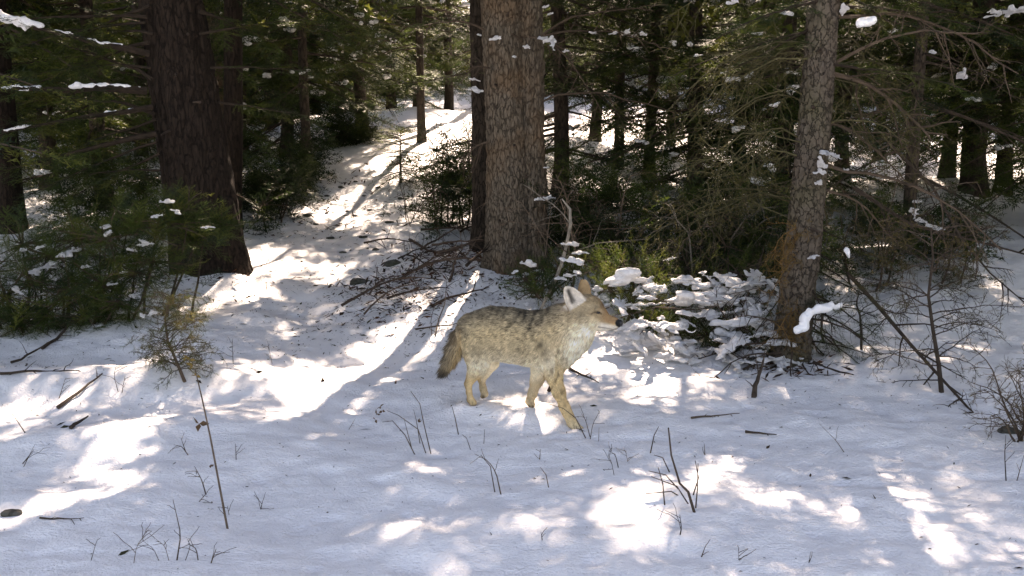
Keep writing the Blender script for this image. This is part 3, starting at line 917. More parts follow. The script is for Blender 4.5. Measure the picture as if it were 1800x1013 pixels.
FLECK = []
for k in range(4):
    me = LUMPS[k]; v = np.empty(len(me.vertices) * 3); me.vertices.foreach_get('co', v); v = v.reshape(-1, 3)
    sel = v[rng.choice(len(v), min(26, len(v)), replace=False)]
    th, ph = np.meshgrid(np.linspace(0, math.pi, 5), np.arange(6) * math.pi / 3, indexing='ij')
    sp = np.stack([np.sin(th) * np.cos(ph), np.sin(th) * np.sin(ph), np.cos(th)], -1).reshape(-1, 3)
    sp = sp * (1 + .35 * noise3(sp[:, 0] * 2, sp[:, 1] * 2, sp[:, 2] * 2, 60 + k))[:, None] * [1.3, .8, .55]
    ii = np.arange(4)[:, None] * 6; jj = np.arange(6)[None]; j2 = (jj + 1) % 6
    q = np.stack([ii + jj, ii + j2, ii + 6 + j2, ii + 6 + jj], -1).reshape(-1, 4)
    FLECK.append((sp, np.concatenate([q[:, [0, 1, 2]], q[:, [0, 2, 3]]])))
for t in TREES:
    if not t.snow: continue
    mb = MB()
    for p, s_ in t.snow:
        for _ in range(3):
            a = rng.uniform(0, 6.28)
            place(mb, FLECK[int(rng.integers(4))], [p + rng.normal(0, .05, 3) * [1, 1, .3] + [0, 0, .02]], [(math.cos(a), math.sin(a), rng.normal(0, .25))], [(0, 0, 1)], s_ * rng.uniform(.4, 1.0, 1), (.85, .85, .87))
    tag(put('bough_snow', mb.mesh('bough_snow', [M_CLUMP], True), t.root), kind='stuff')

# ------------------------------------------------------------------ branches with twigs
BROWN = np.array((0.085, 0.062, 0.045)); GREY = np.array((0.13, 0.115, 0.095)); DARK = np.array((0.035, 0.026, 0.02)); OLIVE = np.array((0.10, 0.09, 0.045))
def twiggy(mb, pts, r0, nsub, sublen, col, depth=1, needles=0.0, ncol=None, sag=0.12, m=1, ang=0.9, sides=5, tmin=0.15, nscale=1.0):
    n = len(pts)
    mb.add(*tube(pts, np.linspace(r0, r0 * 0.3, n), sides), col=col * rng.uniform(0.8, 1.2), m=m)
    L = np.linalg.norm(pts[-1] - pts[0])
    for k in range(nsub):
        t = tmin + (0.97 - tmin) * (k + rng.uniform(0, 1)) / nsub
        p, d = along(pts, np.array([t]))
        p, d = p[0], d[0]
        a = rng.uniform(0, 2 * math.pi)
        e1 = nrm(np.cross(d, [0.3, 0.2, 1])); e2 = np.cross(d, e1)
        ds = nrm(d * rng.uniform(0.4, 1.0) + (e1 * math.cos(a) + e2 * math.sin(a)) * ang)
        sl = sublen * rng.uniform(0.5, 1.25) * (1.1 - 0.5 * t)
        sp = curve(p, ds, sl, 5, sag, 0.16)
        if depth > 0:
            twiggy(mb, sp, r0 * 0.42, max(2, int(nsub * 0.45)), sublen * 0.45, col, depth - 1, needles, ncol, sag, m, ang, 4, 0.2, nscale)
        else:
            mb.add(*tube(sp, np.linspace(max(r0 * 0.4, 0.0013), 0.0009, 5), 3), col=col * rng.uniform(0.8, 1.2), m=m)
            if needles:
                nn = int(needles * sl / 0.05) + 1
                pp, dd = along(sp, rng.uniform(0.2, 1.0, nn))
                q = nrm(dd + rng.normal(0, 0.8, (nn, 3)))
                place(mb, TUFT, pp, q, nrm(rng.normal(0, 1, (nn, 3))), 0.045 * nscale * rng.uniform(0.6, 1.2, nn), ncol * rng.uniform(0.6, 1.4, (nn, 1)), m=0)
def tuft_template():
    r = np.random.default_rng(3); V, T = [], []
    for q in range(9):
        b = np.array([r.uniform(0, 0.6), 0, 0]); dd = nrm(np.array([0.8, 0, 0]) + r.normal(0, 0.55, 3)); ps = nrm(np.cross(dd, r.normal(0, 1, 3)))
        i = len(V); V += tri_needle(b, dd, ps, 0.5 * r.uniform(.7, 1.2), 0.045); T.append((i, i + 1, i + 2))
    return np.array(V), np.array(T)
TUFT = tuft_template()

def branch_part(root, base, start, end, r, nsub, sublen, col, needles=0.0, ncol=None, sag=0.1, depth=1, wob=0.12, name='branch', n=9, nscale=1.0, ang=0.9):
    mb = MB()
    s = np.asarray(start) - base; e = np.asarray(end) - base
    pts = curve(s, e - s, np.linalg.norm(e - s), n, sag, wob)
    pts = pts + np.linspace(0, 1, n)[:, None] * (e - pts[-1])
    arch = np.sin(np.linspace(0, math.pi, n))[:, None] * np.array([0, 0, sag * np.linalg.norm(e - s) * 0.6])
    pts = pts + arch
    twiggy(mb, pts, r, nsub, sublen, col, depth, needles, ncol if ncol is not None else OLIVE, sag, nscale=nscale, ang=ang)
    return put(name, mb.mesh(name, [M_NEEDLE, M_WOOD]), root), pts + base

def bough_part(root, base, start, end, r, spr, col=None, dim=1.0, dens=0.05, gw=None, tms=None, sag=0.1, name='bough', wide=1.0):
    mb = MB(); s = np.asarray(start) - base; e = np.asarray(end) - base
    L = np.linalg.norm(e - s)
    pts = curve(s, e - s, L, 8, sag, 0.07)
    mb.add(*tube(pts, np.linspace(r, r * 0.25, 8), 6), col=BROWN * 0.35, m=1)
    n = int(L / dens)
    pp, dd = along(pts, np.linspace(0.15, 1.0, n))
    sg = np.where(np.arange(n) % 2 == 0, 1.0, -1.0)
    ds = nrm(dd * 0.7 + nrm(np.cross(dd, [0, 0, 1])) * sg[:, None] * rng.uniform(0.4, 1.0, (n, 1)) * wide + rng.normal(0, .2, (n, 3)) + [0, 0, -0.15])
    sc = spr * rng.uniform(0.6, 1.1, n)
    tms = tms or SP_FINE
    w = rng.integers(0, len(tms), n)
    for q in range(len(tms)):
        k = w == q
        place(mb, tms[q], pp[k], ds[k], nrm(np.array([0, 0, 1]) + rng.normal(0, .25, (int(k.sum()), 3))), sc[k], greens(int(k.sum()), gw, dim))
    return put(name, mb.mesh(name, [M_NEEDLE, M_WOOD]), root), pts + base

# limbs of tree A, reaching left, lined with snow
YA = bA[1] - 0.25
def limbA(p0, p1, y1, r=0.022, sag=0.03, nsub=10, ndl=1.0):
    return bough_part(tA.root, bA, at(*p0, YA), at(*p1, y1), r, 0.30, gw=GW_MIX, dim=1.0, dens=0.075, sag=sag, wide=1.3, name='limb')[1]
LS = 'snow lying along a dark fir limb'
def on_limb(pts, t0, t1, rad, label, group='snow lying along limbs of the massive fir'):
    tt = np.linspace(t0, t1, 6)
    p, _ = along(pts, tt)
    return snow_strip(p + [0, 0, rad * 0.8], np.full(6, rad) * rng.uniform(0.7, 1.2, 6), label, group, seed=int(t0 * 100))
pA1 = limbA((258, 160), (-60, 152), YA - 0.5, 0.035)
on_limb(pA1, 0.05, 0.40, 0.022, 'long strip of snow lying on the level limb of massive fir'); on_limb(pA1, 0.55, 0.8, 0.014, 'thin strip of snow near the tip of the level limb')
pA2 = limbA((262, 95), (-60, 5), YA - 0.6, 0.028)
on_limb(pA2, 0.15, 0.55, 0.014, 'strip of snow on the rising limb of massive fir'); on_limb(pA2, 0.62, 0.95, 0.03, 'thick snow near the tip of the rising limb')
pA3 = limbA((268, 188), (-40, 220), YA - 0.4, 0.024)
on_limb(pA3, 0.1, 0.3, 0.012, 'short strip of snow on the third limb of massive fir'); on_limb(pA3, 0.7, 0.85, 0.012, 'thin snow on the drooping third limb')
pA4 = limbA((275, 235), (-20, 285), YA - 0.3, 0.024)
for a, b, y in [((270, 60), (60, 40), YA + .3), ((265, 120), (40, 110), YA + .5), ((275, 210), (90, 260), YA + .4), ((280, 270), (120, 330), YA + .2), ((350, 60), (520, 20), YA + .2), ((370, 120), (540, 110), YA + .3), ((385, 180), (560, 195), YA + .4), ((282, 300), (150, 300), YA - .2), ((275, 250), (60, 330), YA - .1), ((255, 40), (30, 70), YA + .1)]:
    limbA(a, b, y, 0.011, 0.08)
for a, b, y in [((258, 30), (20, 20), YA - .2), ((262, 75), (60, 130), YA + .6), ((265, 10), (120, 60), YA + .2), ((350, 20), (480, 60), YA + .4), ((268, 140), (80, 60), YA + .5), ((270, 200), (110, 130), YA + .7)]:
    bough_part(tA.root, bA, at(*a, YA), at(*b, y), 0.016, 0.30, gw=GW_MIX, dim=1.1, dens=0.075)

# left juniper with snow caught in it
def juniper(name, cpx, spots, depth, label, ncl, gw, dim=1.0, size=0.22, per=14, group=None, base_px=None, tms=None, spread=0.0, stem=BROWN, up=0.5):
    b = hit(*base_px)
    root = empty(name, b); tag(root, label, 'bush', group)
    mb = MB(); mt = MB()
    for px, py, dy, rad in spots:
        c = at(px, py, depth + dy)
        s0 = np.array([(c - b)[0] * spread + rng.normal(0, .05), (c - b)[1] * spread, 0.0]); s0[2] = gz(b[0] + s0[0], b[1] + s0[1]) - b[2] - .03
        st = curve(s0, c - b - s0, np.linalg.norm(c - b - s0), 6, -0.12, 0.12)
        mt.add(*tube(st, np.linspace(0.010, 0.004, 6), 5), col=stem * .6, m=0)
        if spread > .5:
            for tq in rng.uniform(.02, .75, 9):
                o = along(st, np.array([tq]))[0][0] + rng.normal(0, .07, 3)
                dq = nrm(rng.normal(0, 1, 3) * [1, 1, .35])
                tt = tms or SPRIG
                place(mb, tt[int(rng.integers(len(tt)))], [o], [dq], [nrm(np.array([0, 0, 1]) + rng.normal(0, .3, 3))], size * rng.uniform(.6, 1.1, 1), greens(1, gw, dim))
        for _ in range(per):
            o = rng.normal(0, 1, 3) * np.array([1, 1, 0.7]) * rad
            p = c - b + o
            d = nrm(nrm(o) * 0.6 + nrm(c - b) * 0.4 + np.array([0, 0, up]) + rng.normal(0, 0.35, 3))
            tt = tms or SPRIG
            place(mb, tt[int(rng.integers(len(tt)))], [p - d * size * 0.4], [d], [nrm(rng.normal(0, 1, 3)) if up > .2 else nrm(np.array([0, 0, 1]) + rng.normal(0, .3, 3))], size * rng.uniform(0.6, 1.15, 1), greens(1, gw, dim))
            if rng.random() < 0.5:
                mt.add(*tube(curve(c - b, p - d * size * 0.3 - (c - b), np.linalg.norm(p - (c - b)) + 0.01, 4, 0, 0.1), np.linspace(0.005, 0.0025, 4), 3), col=stem, m=0)
    tag(put('foliage', mb.mesh('foliage', [M_NEEDLE]), root), kind='stuff')
    tag(put('stem', mt.mesh('stem', [M_WOOD]), root), kind='stuff')
    return root

spots = [(40, 430, .3, .16), (90, 450, .1, .16), (140, 420, .2, .15), (190, 420, 0, .14), (240, 400, .1, .13), (290, 390, .2, .10), (320, 365, .3, .07), (60, 500, 0, .17),
         (120, 510, -.1, .15), (180, 500, -.1, .14), (240, 480, 0, .12), (270, 460, 0, .09), (10, 520, -.1, .18), (80, 550, -.1, .15), (150, 555, -.1, .12), (210, 530, -.15, .09), (30, 560, -.2, .12), (-40, 480, 0, .2), (200, 460, .3, .15), (390, 395, .5, .05), (345, 420, .4, .06)]
juniper('juniper_bush', 0, spots, 7.0, 'sprawling dark green juniper with snow clumps below the massive fir', 0, GW_MIX, 1.2, 0.20, 56, base_px=(90, 590), tms=SP_FINE, spread=0.75, up=-.1)
GJ = 'clumps of snow caught in the left juniper'
for px, py, s in [(190, 412, .05), (185, 400, .045), (80, 470, .05), (95, 462, .055), (115, 450, .05), (130, 440, .05), (90, 490, .045), (60, 480, .035), (70, 435, .035), (40, 440, .03), (250, 425, .04), (295, 355, .04), (275, 380, .035), (255, 430, .03), (310, 372, .03), (30, 510, .05), (230, 440, .03), (195, 500, .03), (150, 470, .03), (90, 515, .04), (365, 400, .025), (215, 480, .025), (100, 550, .03), (235, 520, .03)]:
    clump(at(px, py, 6.85 + rng.normal(0, .06)), s, 'lump of snow caught in the sprawling juniper below massive fir', GJ)

# bushes in the middle and right, half buried in snow
spots = [(925, 490, 0, .07), (950, 480, .1, .08), (985, 475, .1, .09), (1010, 480, .2, .08), (940, 510, -.1, .06), (970, 500, -.1, .06)]
juniper('juniper_bush', 0, spots, 7.2, 'small green juniper with snow at foot of the twin stemmed fir', 0, GW_MIX, 1.1, 0.13, 40, base_px=(955, 520))
spots = [(1050, 470, .2, .09), (1090, 465, .2, .10), (1130, 475, .2, .10), (1160, 485, .1, .09), (1070, 505, 0, .08), (1110, 510, 0, .09), (1150, 520, 0, .09), (1180, 545, -.2, .08), (1110, 545, -.2, .07),
         (1150, 565, -.35, .06), (1190, 575, -.35, .06), (1210, 520, .1, .09), (1240, 500, .2, .1)]
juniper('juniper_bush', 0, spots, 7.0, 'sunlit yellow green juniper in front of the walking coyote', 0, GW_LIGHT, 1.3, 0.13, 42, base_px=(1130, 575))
spots = [(1270, 560, .1, .09), (1240, 590, -.1, .08), (1290, 590, -.2, .08), (1300, 530, .3, .1), (1340, 560, .2, .09), (1320, 600, -.2, .07), (1260, 610, -.3, .05), (1350, 500, .4, .10), (1300, 480, .6, .12), (1220, 570, 0, .07), (1330, 470, .7, .12)]
juniper('juniper_bush', 0, spots, 6.7, 'dark juniper buried under lumpy snow beside the slim spruce', 0, GW_MIX, 1.0, 0.13, 34, base_px=(1285, 625))
GB = 'clumps of snow caught in the junipers before the coyote'
LB = 'rounded lump of snow resting in the low junipers between coyote and spruce'
for k in range(165):
    px = rng.uniform(1085, 1380); py = rng.uniform(480, 640)
    if px < 1190 and py < 560 and rng.random() < .6: continue
    clump(at(px, py, 6.78 - (py - 500) * 0.005 + rng.normal(0, .10)), min(.13, .04 * math.exp(rng.normal(0, .5))), LB, GB, stretch=(1.25, 1.1, .75))
for px, py, s in [(930, 465, .05), (985, 490, .04), (1000, 485, .05), (1015, 480, .04), (1060, 525, .06), (1075, 535, .06), (1050, 510, .05), (905, 478, .03), (1020, 445, .04), (1005, 430, .05), (1010, 460, .06), (925, 535, .025), (940, 545, .02), (1180, 455, .03), (1115, 540, .05), (1130, 520, .05)]:
    clump(at(px, py, 6.9 + rng.normal(0, .05)), s, 'soft lump of snow on the small juniper behind the coyote', 'clumps of snow behind the coyote')

# dark thickets and snow-bent brush in the middle distance
def thicket(label, base_px, spots, depth, gw, dim, size, per, tms=SP_MID, group=None, name='fir_thicket'):
    return juniper(name, 0, spots, depth, label, 0, gw, dim, size, per, group, base_px, tms, spread=0.8, stem=BROWN, up=0.0)
def cloud(x0, x1, y0, y1, n, dd=0.5, r=0.2):
    return [(rng.uniform(x0, x1), rng.uniform(y0, y1), rng.normal(0, dd), rng.uniform(.6, 1.2) * r) for _ in range(n)]
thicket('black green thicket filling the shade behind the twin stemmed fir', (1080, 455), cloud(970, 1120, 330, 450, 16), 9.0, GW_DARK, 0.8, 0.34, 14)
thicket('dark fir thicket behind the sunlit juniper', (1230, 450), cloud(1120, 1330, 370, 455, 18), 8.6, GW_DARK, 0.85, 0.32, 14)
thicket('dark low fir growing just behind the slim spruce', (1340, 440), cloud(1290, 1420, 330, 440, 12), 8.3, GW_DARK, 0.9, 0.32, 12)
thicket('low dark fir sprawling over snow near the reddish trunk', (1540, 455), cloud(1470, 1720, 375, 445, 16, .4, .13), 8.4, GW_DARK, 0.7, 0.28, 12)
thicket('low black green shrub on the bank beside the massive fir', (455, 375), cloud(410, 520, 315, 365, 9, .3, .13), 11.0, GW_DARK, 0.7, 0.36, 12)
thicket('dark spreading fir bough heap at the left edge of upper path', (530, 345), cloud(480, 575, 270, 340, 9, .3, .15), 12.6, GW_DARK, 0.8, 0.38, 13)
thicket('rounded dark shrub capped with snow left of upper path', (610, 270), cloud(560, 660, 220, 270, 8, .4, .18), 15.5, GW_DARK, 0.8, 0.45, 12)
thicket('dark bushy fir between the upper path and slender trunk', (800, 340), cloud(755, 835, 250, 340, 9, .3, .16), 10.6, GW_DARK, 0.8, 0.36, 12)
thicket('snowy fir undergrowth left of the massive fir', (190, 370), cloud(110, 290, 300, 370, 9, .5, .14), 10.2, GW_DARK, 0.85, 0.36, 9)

# brush of bare arching stems right of the twin fir
def brush(label, n, x0, x1, ybase, depth, hpx, col, group=None, needles=0.0):
    b = hit((x0 + x1) / 2, ybase)
    root = empty('bare_shrub', b); tag(root, label, 'shrub', group)
    for k in range(n):
        s = at(rng.uniform(x0, x1), ybase + rng.uniform(-10, 10), depth + rng.normal(0, .2)); s[2] = gz(s[0], s[1]) - 0.02
        e = s + np.array([rng.normal(0, .35), rng.normal(0, .2), hpx * depth / FPX * rng.uniform(.5, 1.1)])
        branch_part(root, b, s, e, rng.uniform(.004, .009), 7, 0.3, col * rng.uniform(.7, 1.4), needles, sag=0.25, depth=1, wob=.3, name='stem')
brush('tangled bare brown stems arching over the dark thicket', 10, 960, 1180, 440, 8.2, 190, BROWN * 1.3)
brush('bare grey brown stems tangled beside the slim spruce', 8, 1180, 1380, 450, 7.9, 170, GREY)
brush('fine mesh of dead twigs in front of the dark thicket', 9, 1020, 1330, 465, 7.6, 150, BROWN * .9)
brush('thin dead stems tangled around base of slim spruce', 7, 1330, 1520, 600, 6.5, 110, DARK * 1.8)
brush('dark leafless shrub on the bank above the path', 7, 700, 830, 350, 10.8, 130, BROWN)

# a bleached crooked dead stem behind the coyote
b0 = hit(1000, 560)
pts = np.array([at(950, 545, 7.1), at(965, 515, 7.1), at(978, 488, 7.1), at(990, 455, 7.15), at(997, 425, 7.2), at(1003, 395, 7.2), at(1002, 368, 7.25), at(988, 350, 7.3)])
mb = MB(); mb.add(*tube(pts - pts[0], np.array([.011, .012, .012, .013, .012, .012, .009, .004]), 6), col=np.array((.24, .21, .17)), m=1)
twiggy(mb, curve(pts[3] - pts[0], [0.9, 0.1, 0.55], 0.6, 6, .3, .15), .005, 5, .22, GREY, 0)
twiggy(mb, curve(pts[5] - pts[0], [-0.5, 0.1, 0.75], 0.5, 6, .3, .15), .005, 5, .22, GREY, 0)
tag(put('dead_snag', mb.mesh('dead_snag', [M_NEEDLE, M_WOOD]), None, pts[0]), 'crooked bleached dead stem standing behind the coyote', 'branch')

# ------------------------------------------------------------------ branches of tree D
def trunkD(py):
    f = np.interp(py, [0, 642], [1453, 1395]); return f
NC_OL = np.array((0.11, 0.10, 0.03))
for k in range(26):
    py = rng.uniform(-30, 420); s = at(trunkD(py), py, bD[1])
    left = k % 5 != 0
    dx = -rng.uniform(110, 300) if left else rng.uniform(100, 260)
    dyp = rng.uniform(-20, 150) * (0.6 if py > 250 else 1)
    e = at(trunkD(py) + dx, py + dyp, bD[1] + rng.uniform(-0.5, 0.5))
    branch_part(tD.root, bD, s, e, rng.uniform(.004, .007), 10, 0.34, OLIVE * rng.uniform(.35, .9), needles=.9 if rng.random() < .6 else .2, ncol=NC_OL * .7, sag=0.22, wob=.2, nscale=0.9)
for s, e, r in [((1460, 130), (1640, 250), .016), ((1450, 290), (1760, 440), .012), ((1425, 330), (1580, 430), .010), ((1470, 110), (1720, 60), .010), ((1440, 210), (1600, 330), .010), ((1470, 30), (1790, 130), .012)]:
    branch_part(tD.root, bD, at(*s, bD[1]), at(*e, bD[1] + rng.uniform(-.3, .4)), r, 9, .35, BROWN, needles=.5, ncol=NC_OL * .8, sag=.12)
for k in range(12):
    py = rng.uniform(-60, 110); s = at(trunkD(py), py, bD[1]); sg = -1 if k % 2 else 1
    e = at(trunkD(py) + sg * rng.uniform(90, 330), py + rng.uniform(-10, 80), bD[1] + rng.uniform(-.6, .5))
    bough_part(tD.root, bD, s, e, .010, .20, gw=GW_MIX, dim=1.0, dens=.05)
# lower dead branches sweeping down to the snow
def down(s, e, r, nsub=8, sl=.28, col=DARK * 1.3, sag=0.12, dy0=-.1, dy1=-.35, depth=1):
    branch_part(tD.root, bD, at(*s, bD[1] + dy0), at(*e, bD[1] + dy1), r, nsub, sl, col, 0, sag=sag, depth=depth, wob=.1)
down((1394, 655), (1372, 768), .012, 9, .24, sag=-.04, dy0=-.12, dy1=-.75); down((1390, 600), (1392, 690), .007, 4, .2, dy0=-.13, dy1=-.4)
down((1375, 625), (1215, 735), .011, 9, .26); down((1370, 605), (1195, 650), .008, 8, .25, dy1=-.1); down((1372, 640), (1270, 720), .007, 7, .2)
down((1420, 640), (1505, 662), .010, 6, .2, dy1=-.1); down((1400, 650), (1480, 735), .006, 7, .22, dy1=-.6); down((1372, 620), (1225, 690), .006, 6, .2, dy1=-.5)
down((1410, 640), (1440, 760), .005, 6, .2, dy1=-.7); down((1380, 580), (1290, 560), .007, 6, .22); down((1420, 560), (1520, 600), .008, 7, .25)
for k in range(16):                                     # green-brown boughs low on the trunk
    py = rng.uniform(380, 600); sg = 1 if k % 4 else -1
    s = at(trunkD(py), py, bD[1] + .02)
    e = at(trunkD(py) + sg * rng.uniform(60, 150), py + rng.uniform(10, 90), bD[1] + rng.uniform(-.45, .3))
    bough_part(tD.root, bD, s, e, .007, .15, gw=[.3, .3, .15, .2, .05], dens=.045)
for k in range(8):
    py = rng.uniform(380, 580); s = at(trunkD(py), py, bD[1] + .02)
    e = at(trunkD(py) - rng.uniform(20, 70), py + rng.uniform(30, 80), bD[1] - rng.uniform(.1, .3))
    branch_part(tD.root, bD, s, e, .005, 8, .16, np.array((.14, .08, .03)), needles=2.0, ncol=np.array((.13, .085, .025)), sag=.15)
GD = 'snow clumps hanging on the slim spruce'
ys = bD[1]
snow_strip([at(1478, 535, ys - .2), at(1450, 540, ys - .22), at(1425, 548, ys - .25), at(1416, 560, ys - .26), at(1414, 572, ys - .26), at(1398, 582, ys - .26)], [.016, .024, .027, .024, .024, .016], 'large hooked clump of snow draped low on the slim spruce', res=.009)
for px, py, z_ in [(1612, 355, .035), (1606, 372, .04), (1618, 388, .04), (1634, 398, .035), (1650, 404, .04)]:
    clump(at(px, py, 7), z_, 'knob of snow in the string on a bough right of slim spruce', 'string of snow knobs right of slim spruce')
snow_strip([at(1510, 42, 6.1), at(1535, 40, 6.1)], [.026, .024], 'rounded twin clump of snow high on the slim spruce', res=.009)
for px, py, z_ in [(1450, 270, .04), (1444, 288, .045), (1441, 302, .035), (1440, 322, .03)]:
    clump(at(px, py, bD[1] - .2), z_, 'knob of snow stacked on twigs at front of slim spruce bark', 'snow knobs stacked on front of slim spruce')
for p0, p1 in [((1440, 262), (1475, 285)), ((1432, 300), (1462, 312)), ((1425, 285), (1460, 292))]:
    branch_part(tD.root, bD, at(*p0, bD[1] - .05), at(*p1, bD[1] - .25), .004, 4, .1, BROWN * .6, .4, ncol=NC_OL, sag=.1, depth=0, name='twig')
snow_strip([at(1485, 440, 6.3), at(1492, 452, 6.3)], [.014, .014], 'small curled clump of snow right of slim spruce bark', res=.009)
for px, py, Y, s in [(1385, 25, 6.1, .04), (1462, 272, 6.05, .035), (1430, 452, 6.1, .03), (1488, 300, 6.3, .035), (1692, 132, 7.4, .06), (1480, 20, 6.2, .04), (1570, 55, 6.6, .03), (1225, 98, 6.3, .025), (1275, 128, 6.3, .02), (1290, 5, 6, .035), (1640, 92, 7, .035), (1780, 20, 7, .08), (1745, 22, 7, .05)]:
    clump(at(px, py, Y), s, 'fist sized lump of snow on twigs of the slim spruce', GD)

for tr, bs, k_, dyt, lst in [(tA, bA, kA, .26, [(330, 60), (300, 230), (345, 330), (380, 410), (310, 130), (352, 180)]), (tB, bB, kB, .17, [(872, 150), (905, 255), (890, 30), (925, 310), (880, 390)]), (tD, bD, kD, .09, [(1440, 90), (1418, 400), (1430, 190), (1405, 500)])]:
    for px, py in lst:
        p = at(px, py, bs[1] - dyt * .8) - bs; d = np.array([rng.normal(0, .5), -1, rng.uniform(-.2, .4)]); L = rng.uniform(.05, .12)
        mb = MB(); mb.add(*tube(curve(p, d, L, 4, .1, .1), np.array([.012, .009, .008, .005]), 6), col=DARK * 1.6, m=0)
        put('stub', mb.mesh('stub', [M_WOOD]), tr.root)
# snow bits on tree B twigs
for s, e in [((850, 52), (745, 45)), ((860, 65), (990, 72)), ((930, 65), (1010, 100)), ((900, 60), (955, 130)), ((955, 60), (1150, 20)), ((960, 62), (1160, 80)), ((955, 178), (1190, 200)), ((858, 250), (815, 270)), ((955, 60), (1060, 200)), ((860, 120), (820, 125))]:
    branch_part(tB.root, bB, at(*s, bB[1] - .2), at(*e, bB[1] - .1 + rng.uniform(-.4, .4)), .009, 8, .32, BROWN * .8, needles=.35, ncol=np.array((.07, .08, .03)), sag=.1)
for px, py, s in [(872, 68, .05), (948, 68, .04), (962, 72, .045), (972, 75, .04), (905, 100, .025), (925, 82, .03), (842, 62, .02), (836, 158, .06), (834, 140, .03), (1040, 58, .03), (1080, 58, .035), (1100, 57, .035), (1130, 60, .035), (960, 12, .03), (967, 25, .03), (995, 90, .025), (955, 350, .05), (960, 295, .02)]:
    clump(at(px, py, bB[1] - .42), s, 'tuft of snow on the thin twigs around twin stemmed fir', 'tufts of snow around the twin stemmed fir')

# ------------------------------------------------------------------ right: bare sapling, long dead bough, rusty clump
b = hit(1655, 690); root = empty('bare_sapling', b); tag(root, 'sparse leafless sapling with rusty needle tufts standing in snow', 'sapling')
ptS = np.array([b, at(1650, 640, b[1]), at(1640, 580, b[1] + .02), at(1632, 520, b[1] + .03), at(1640, 450, b[1]), at(1636, 400, b[1])])
mb = MB(); mb.add(*tube(ptS - b, np.linspace(.014, .004, 6), 6), col=DARK * 1.3, m=1); put('stem', mb.mesh('stem', [M_NEEDLE, M_WOOD]), root)
for k in range(30):
    t = rng.uniform(0.08, 0.98); p, _ = along(ptS, np.array([t])); sg = rng.choice([-1, 1])
    e = p[0] + np.array([sg * rng.uniform(.12, .5) * (1.1 - .4 * t), rng.normal(0, .2), rng.uniform(-.12, .12)])
    branch_part(root, b, p[0], e, .004, 7, .16, DARK * rng.uniform(1, 1.8), needles=1.8, ncol=np.array((.11, .085, .03)) * rng.uniform(.6, 1.2), sag=.08, depth=1 if k % 2 else 0, name='branch', nscale=.8)
bb = at(1490, 485, 6.5)
mb = MB(); pts = np.array([at(1490, 480, 6.5), at(1545, 540, 6.3), at(1600, 605, 6.0), at(1650, 660, 5.7), at(1700, 715, 5.35), at(1742, 757, 5.05)])
twiggy(mb, pts - bb, .014, 12, .3, DARK * 1.4, 1)
tag(put('dead_bough', mb.mesh('dead_bough', [M_NEEDLE, M_WOOD]), None, bb), 'long dark dead bough slanting down into snow right of slim spruce', 'branch')
bb = at(1600, 330, 6.6); mb = MB(); pts = np.array([at(1560, 250, 6.7), at(1640, 330, 6.6), at(1690, 420, 6.5), at(1740, 480, 6.4), at(1810, 540, 6.3)])
twiggy(mb, pts - bb, .011, 12, .3, DARK * 1.4, 1)
tag(put('dead_bough', mb.mesh('dead_bough', [M_NEEDLE, M_WOOD]), None, bb), 'second dark dead bough sloping above the sparse sapling', 'branch')
bb = at(1640, 410, 7.2); mb = MB(); pts = np.array([at(1500, 330, 7.4), at(1600, 395, 7.2), at(1700, 420, 7.1), at(1830, 455, 7.0)])
twiggy(mb, pts - bb, .016, 12, .35, DARK * 1.2, 1, needles=.8, ncol=np.array((.08, .07, .03)))
tag(put('dead_bough', mb.mesh('dead_bough', [M_NEEDLE, M_WOOD]), None, bb), 'thick dark dead bough lying level over snow behind sparse sapling', 'branch')
b = hit(1800, 775); root = empty('spruce_sapling', b); tag(root, 'rusty spruce sapling with bent twigs at edge of the snow', 'sapling')
for k in range(13):
    e = at(rng.uniform(1690, 1860), rng.uniform(610, 750), b[1] + rng.normal(0, .2))
    branch_part(root, b, b + rng.normal(0, .02, 3), e, .005, 8, .18, BROWN * rng.uniform(.6, 1.3), needles=1.4, ncol=np.array((.12, .085, .035)) * rng.uniform(.7, 1.3), sag=.15, depth=1 if k % 2 else 0, nscale=.8)

# small yellow-brown sapling at left
b = hit(325, 672); root = empty('juniper_sapling', b); tag(root, 'small yellow brown juniper sapling holding bits of snow', 'sapling')
pT = np.array([b, at(312, 640, b[1]), at(295, 600, b[1]), at(290, 560, b[1]), at(300, 520, b[1])])
mb = MB(); mb.add(*tube(pT - b, np.linspace(.010, .003, 5), 5), col=BROWN, m=1); put('stem', mb.mesh('stem', [M_NEEDLE, M_WOOD]), root)
for k in range(44):
    t = rng.uniform(.15, 1); p, _ = along(pT, np.array([t])); a = rng.uniform(0, 6.28)
    e = p[0] + np.array([math.cos(a) * rng.uniform(.08, .26), math.sin(a) * .15, rng.uniform(-.05, .12)])
    yl = np.array((.13, .11, .03)) if k % 3 == 0 else np.array((.07, .085, .022))
    branch_part(root, b, p[0], e, .003, 7, .09, BROWN, needles=4.5, ncol=yl, sag=.1, depth=1 if k % 2 else 0, nscale=.7)
for px, py, s in [(248, 555, .025), (252, 590, .022), (270, 550, .03), (280, 590, .025), (262, 600, .02)]:
    clump(at(px, py, b[1] - .05), s, 'pinch of snow on the yellow brown sapling', 'snow bits on the yellow brown sapling')
clump(hit(320, 525) + [0, 0, -.03], .16, 'smooth low hump of snow below the massive fir', None, stretch=(1.2, 1, .6))
for px, py, s in [(1115, 600, .14), (1060, 598, .10), (1165, 605, .11), (1210, 625, .10), (1330, 655, .14), (1290, 645, .10)]:
    clump(hit(px, py) + [0, 0, -.02], s, 'smooth mound of snow on ground along the juniper edge', 'mounds of snow along the juniper edge', stretch=(1.3, 1, .55))

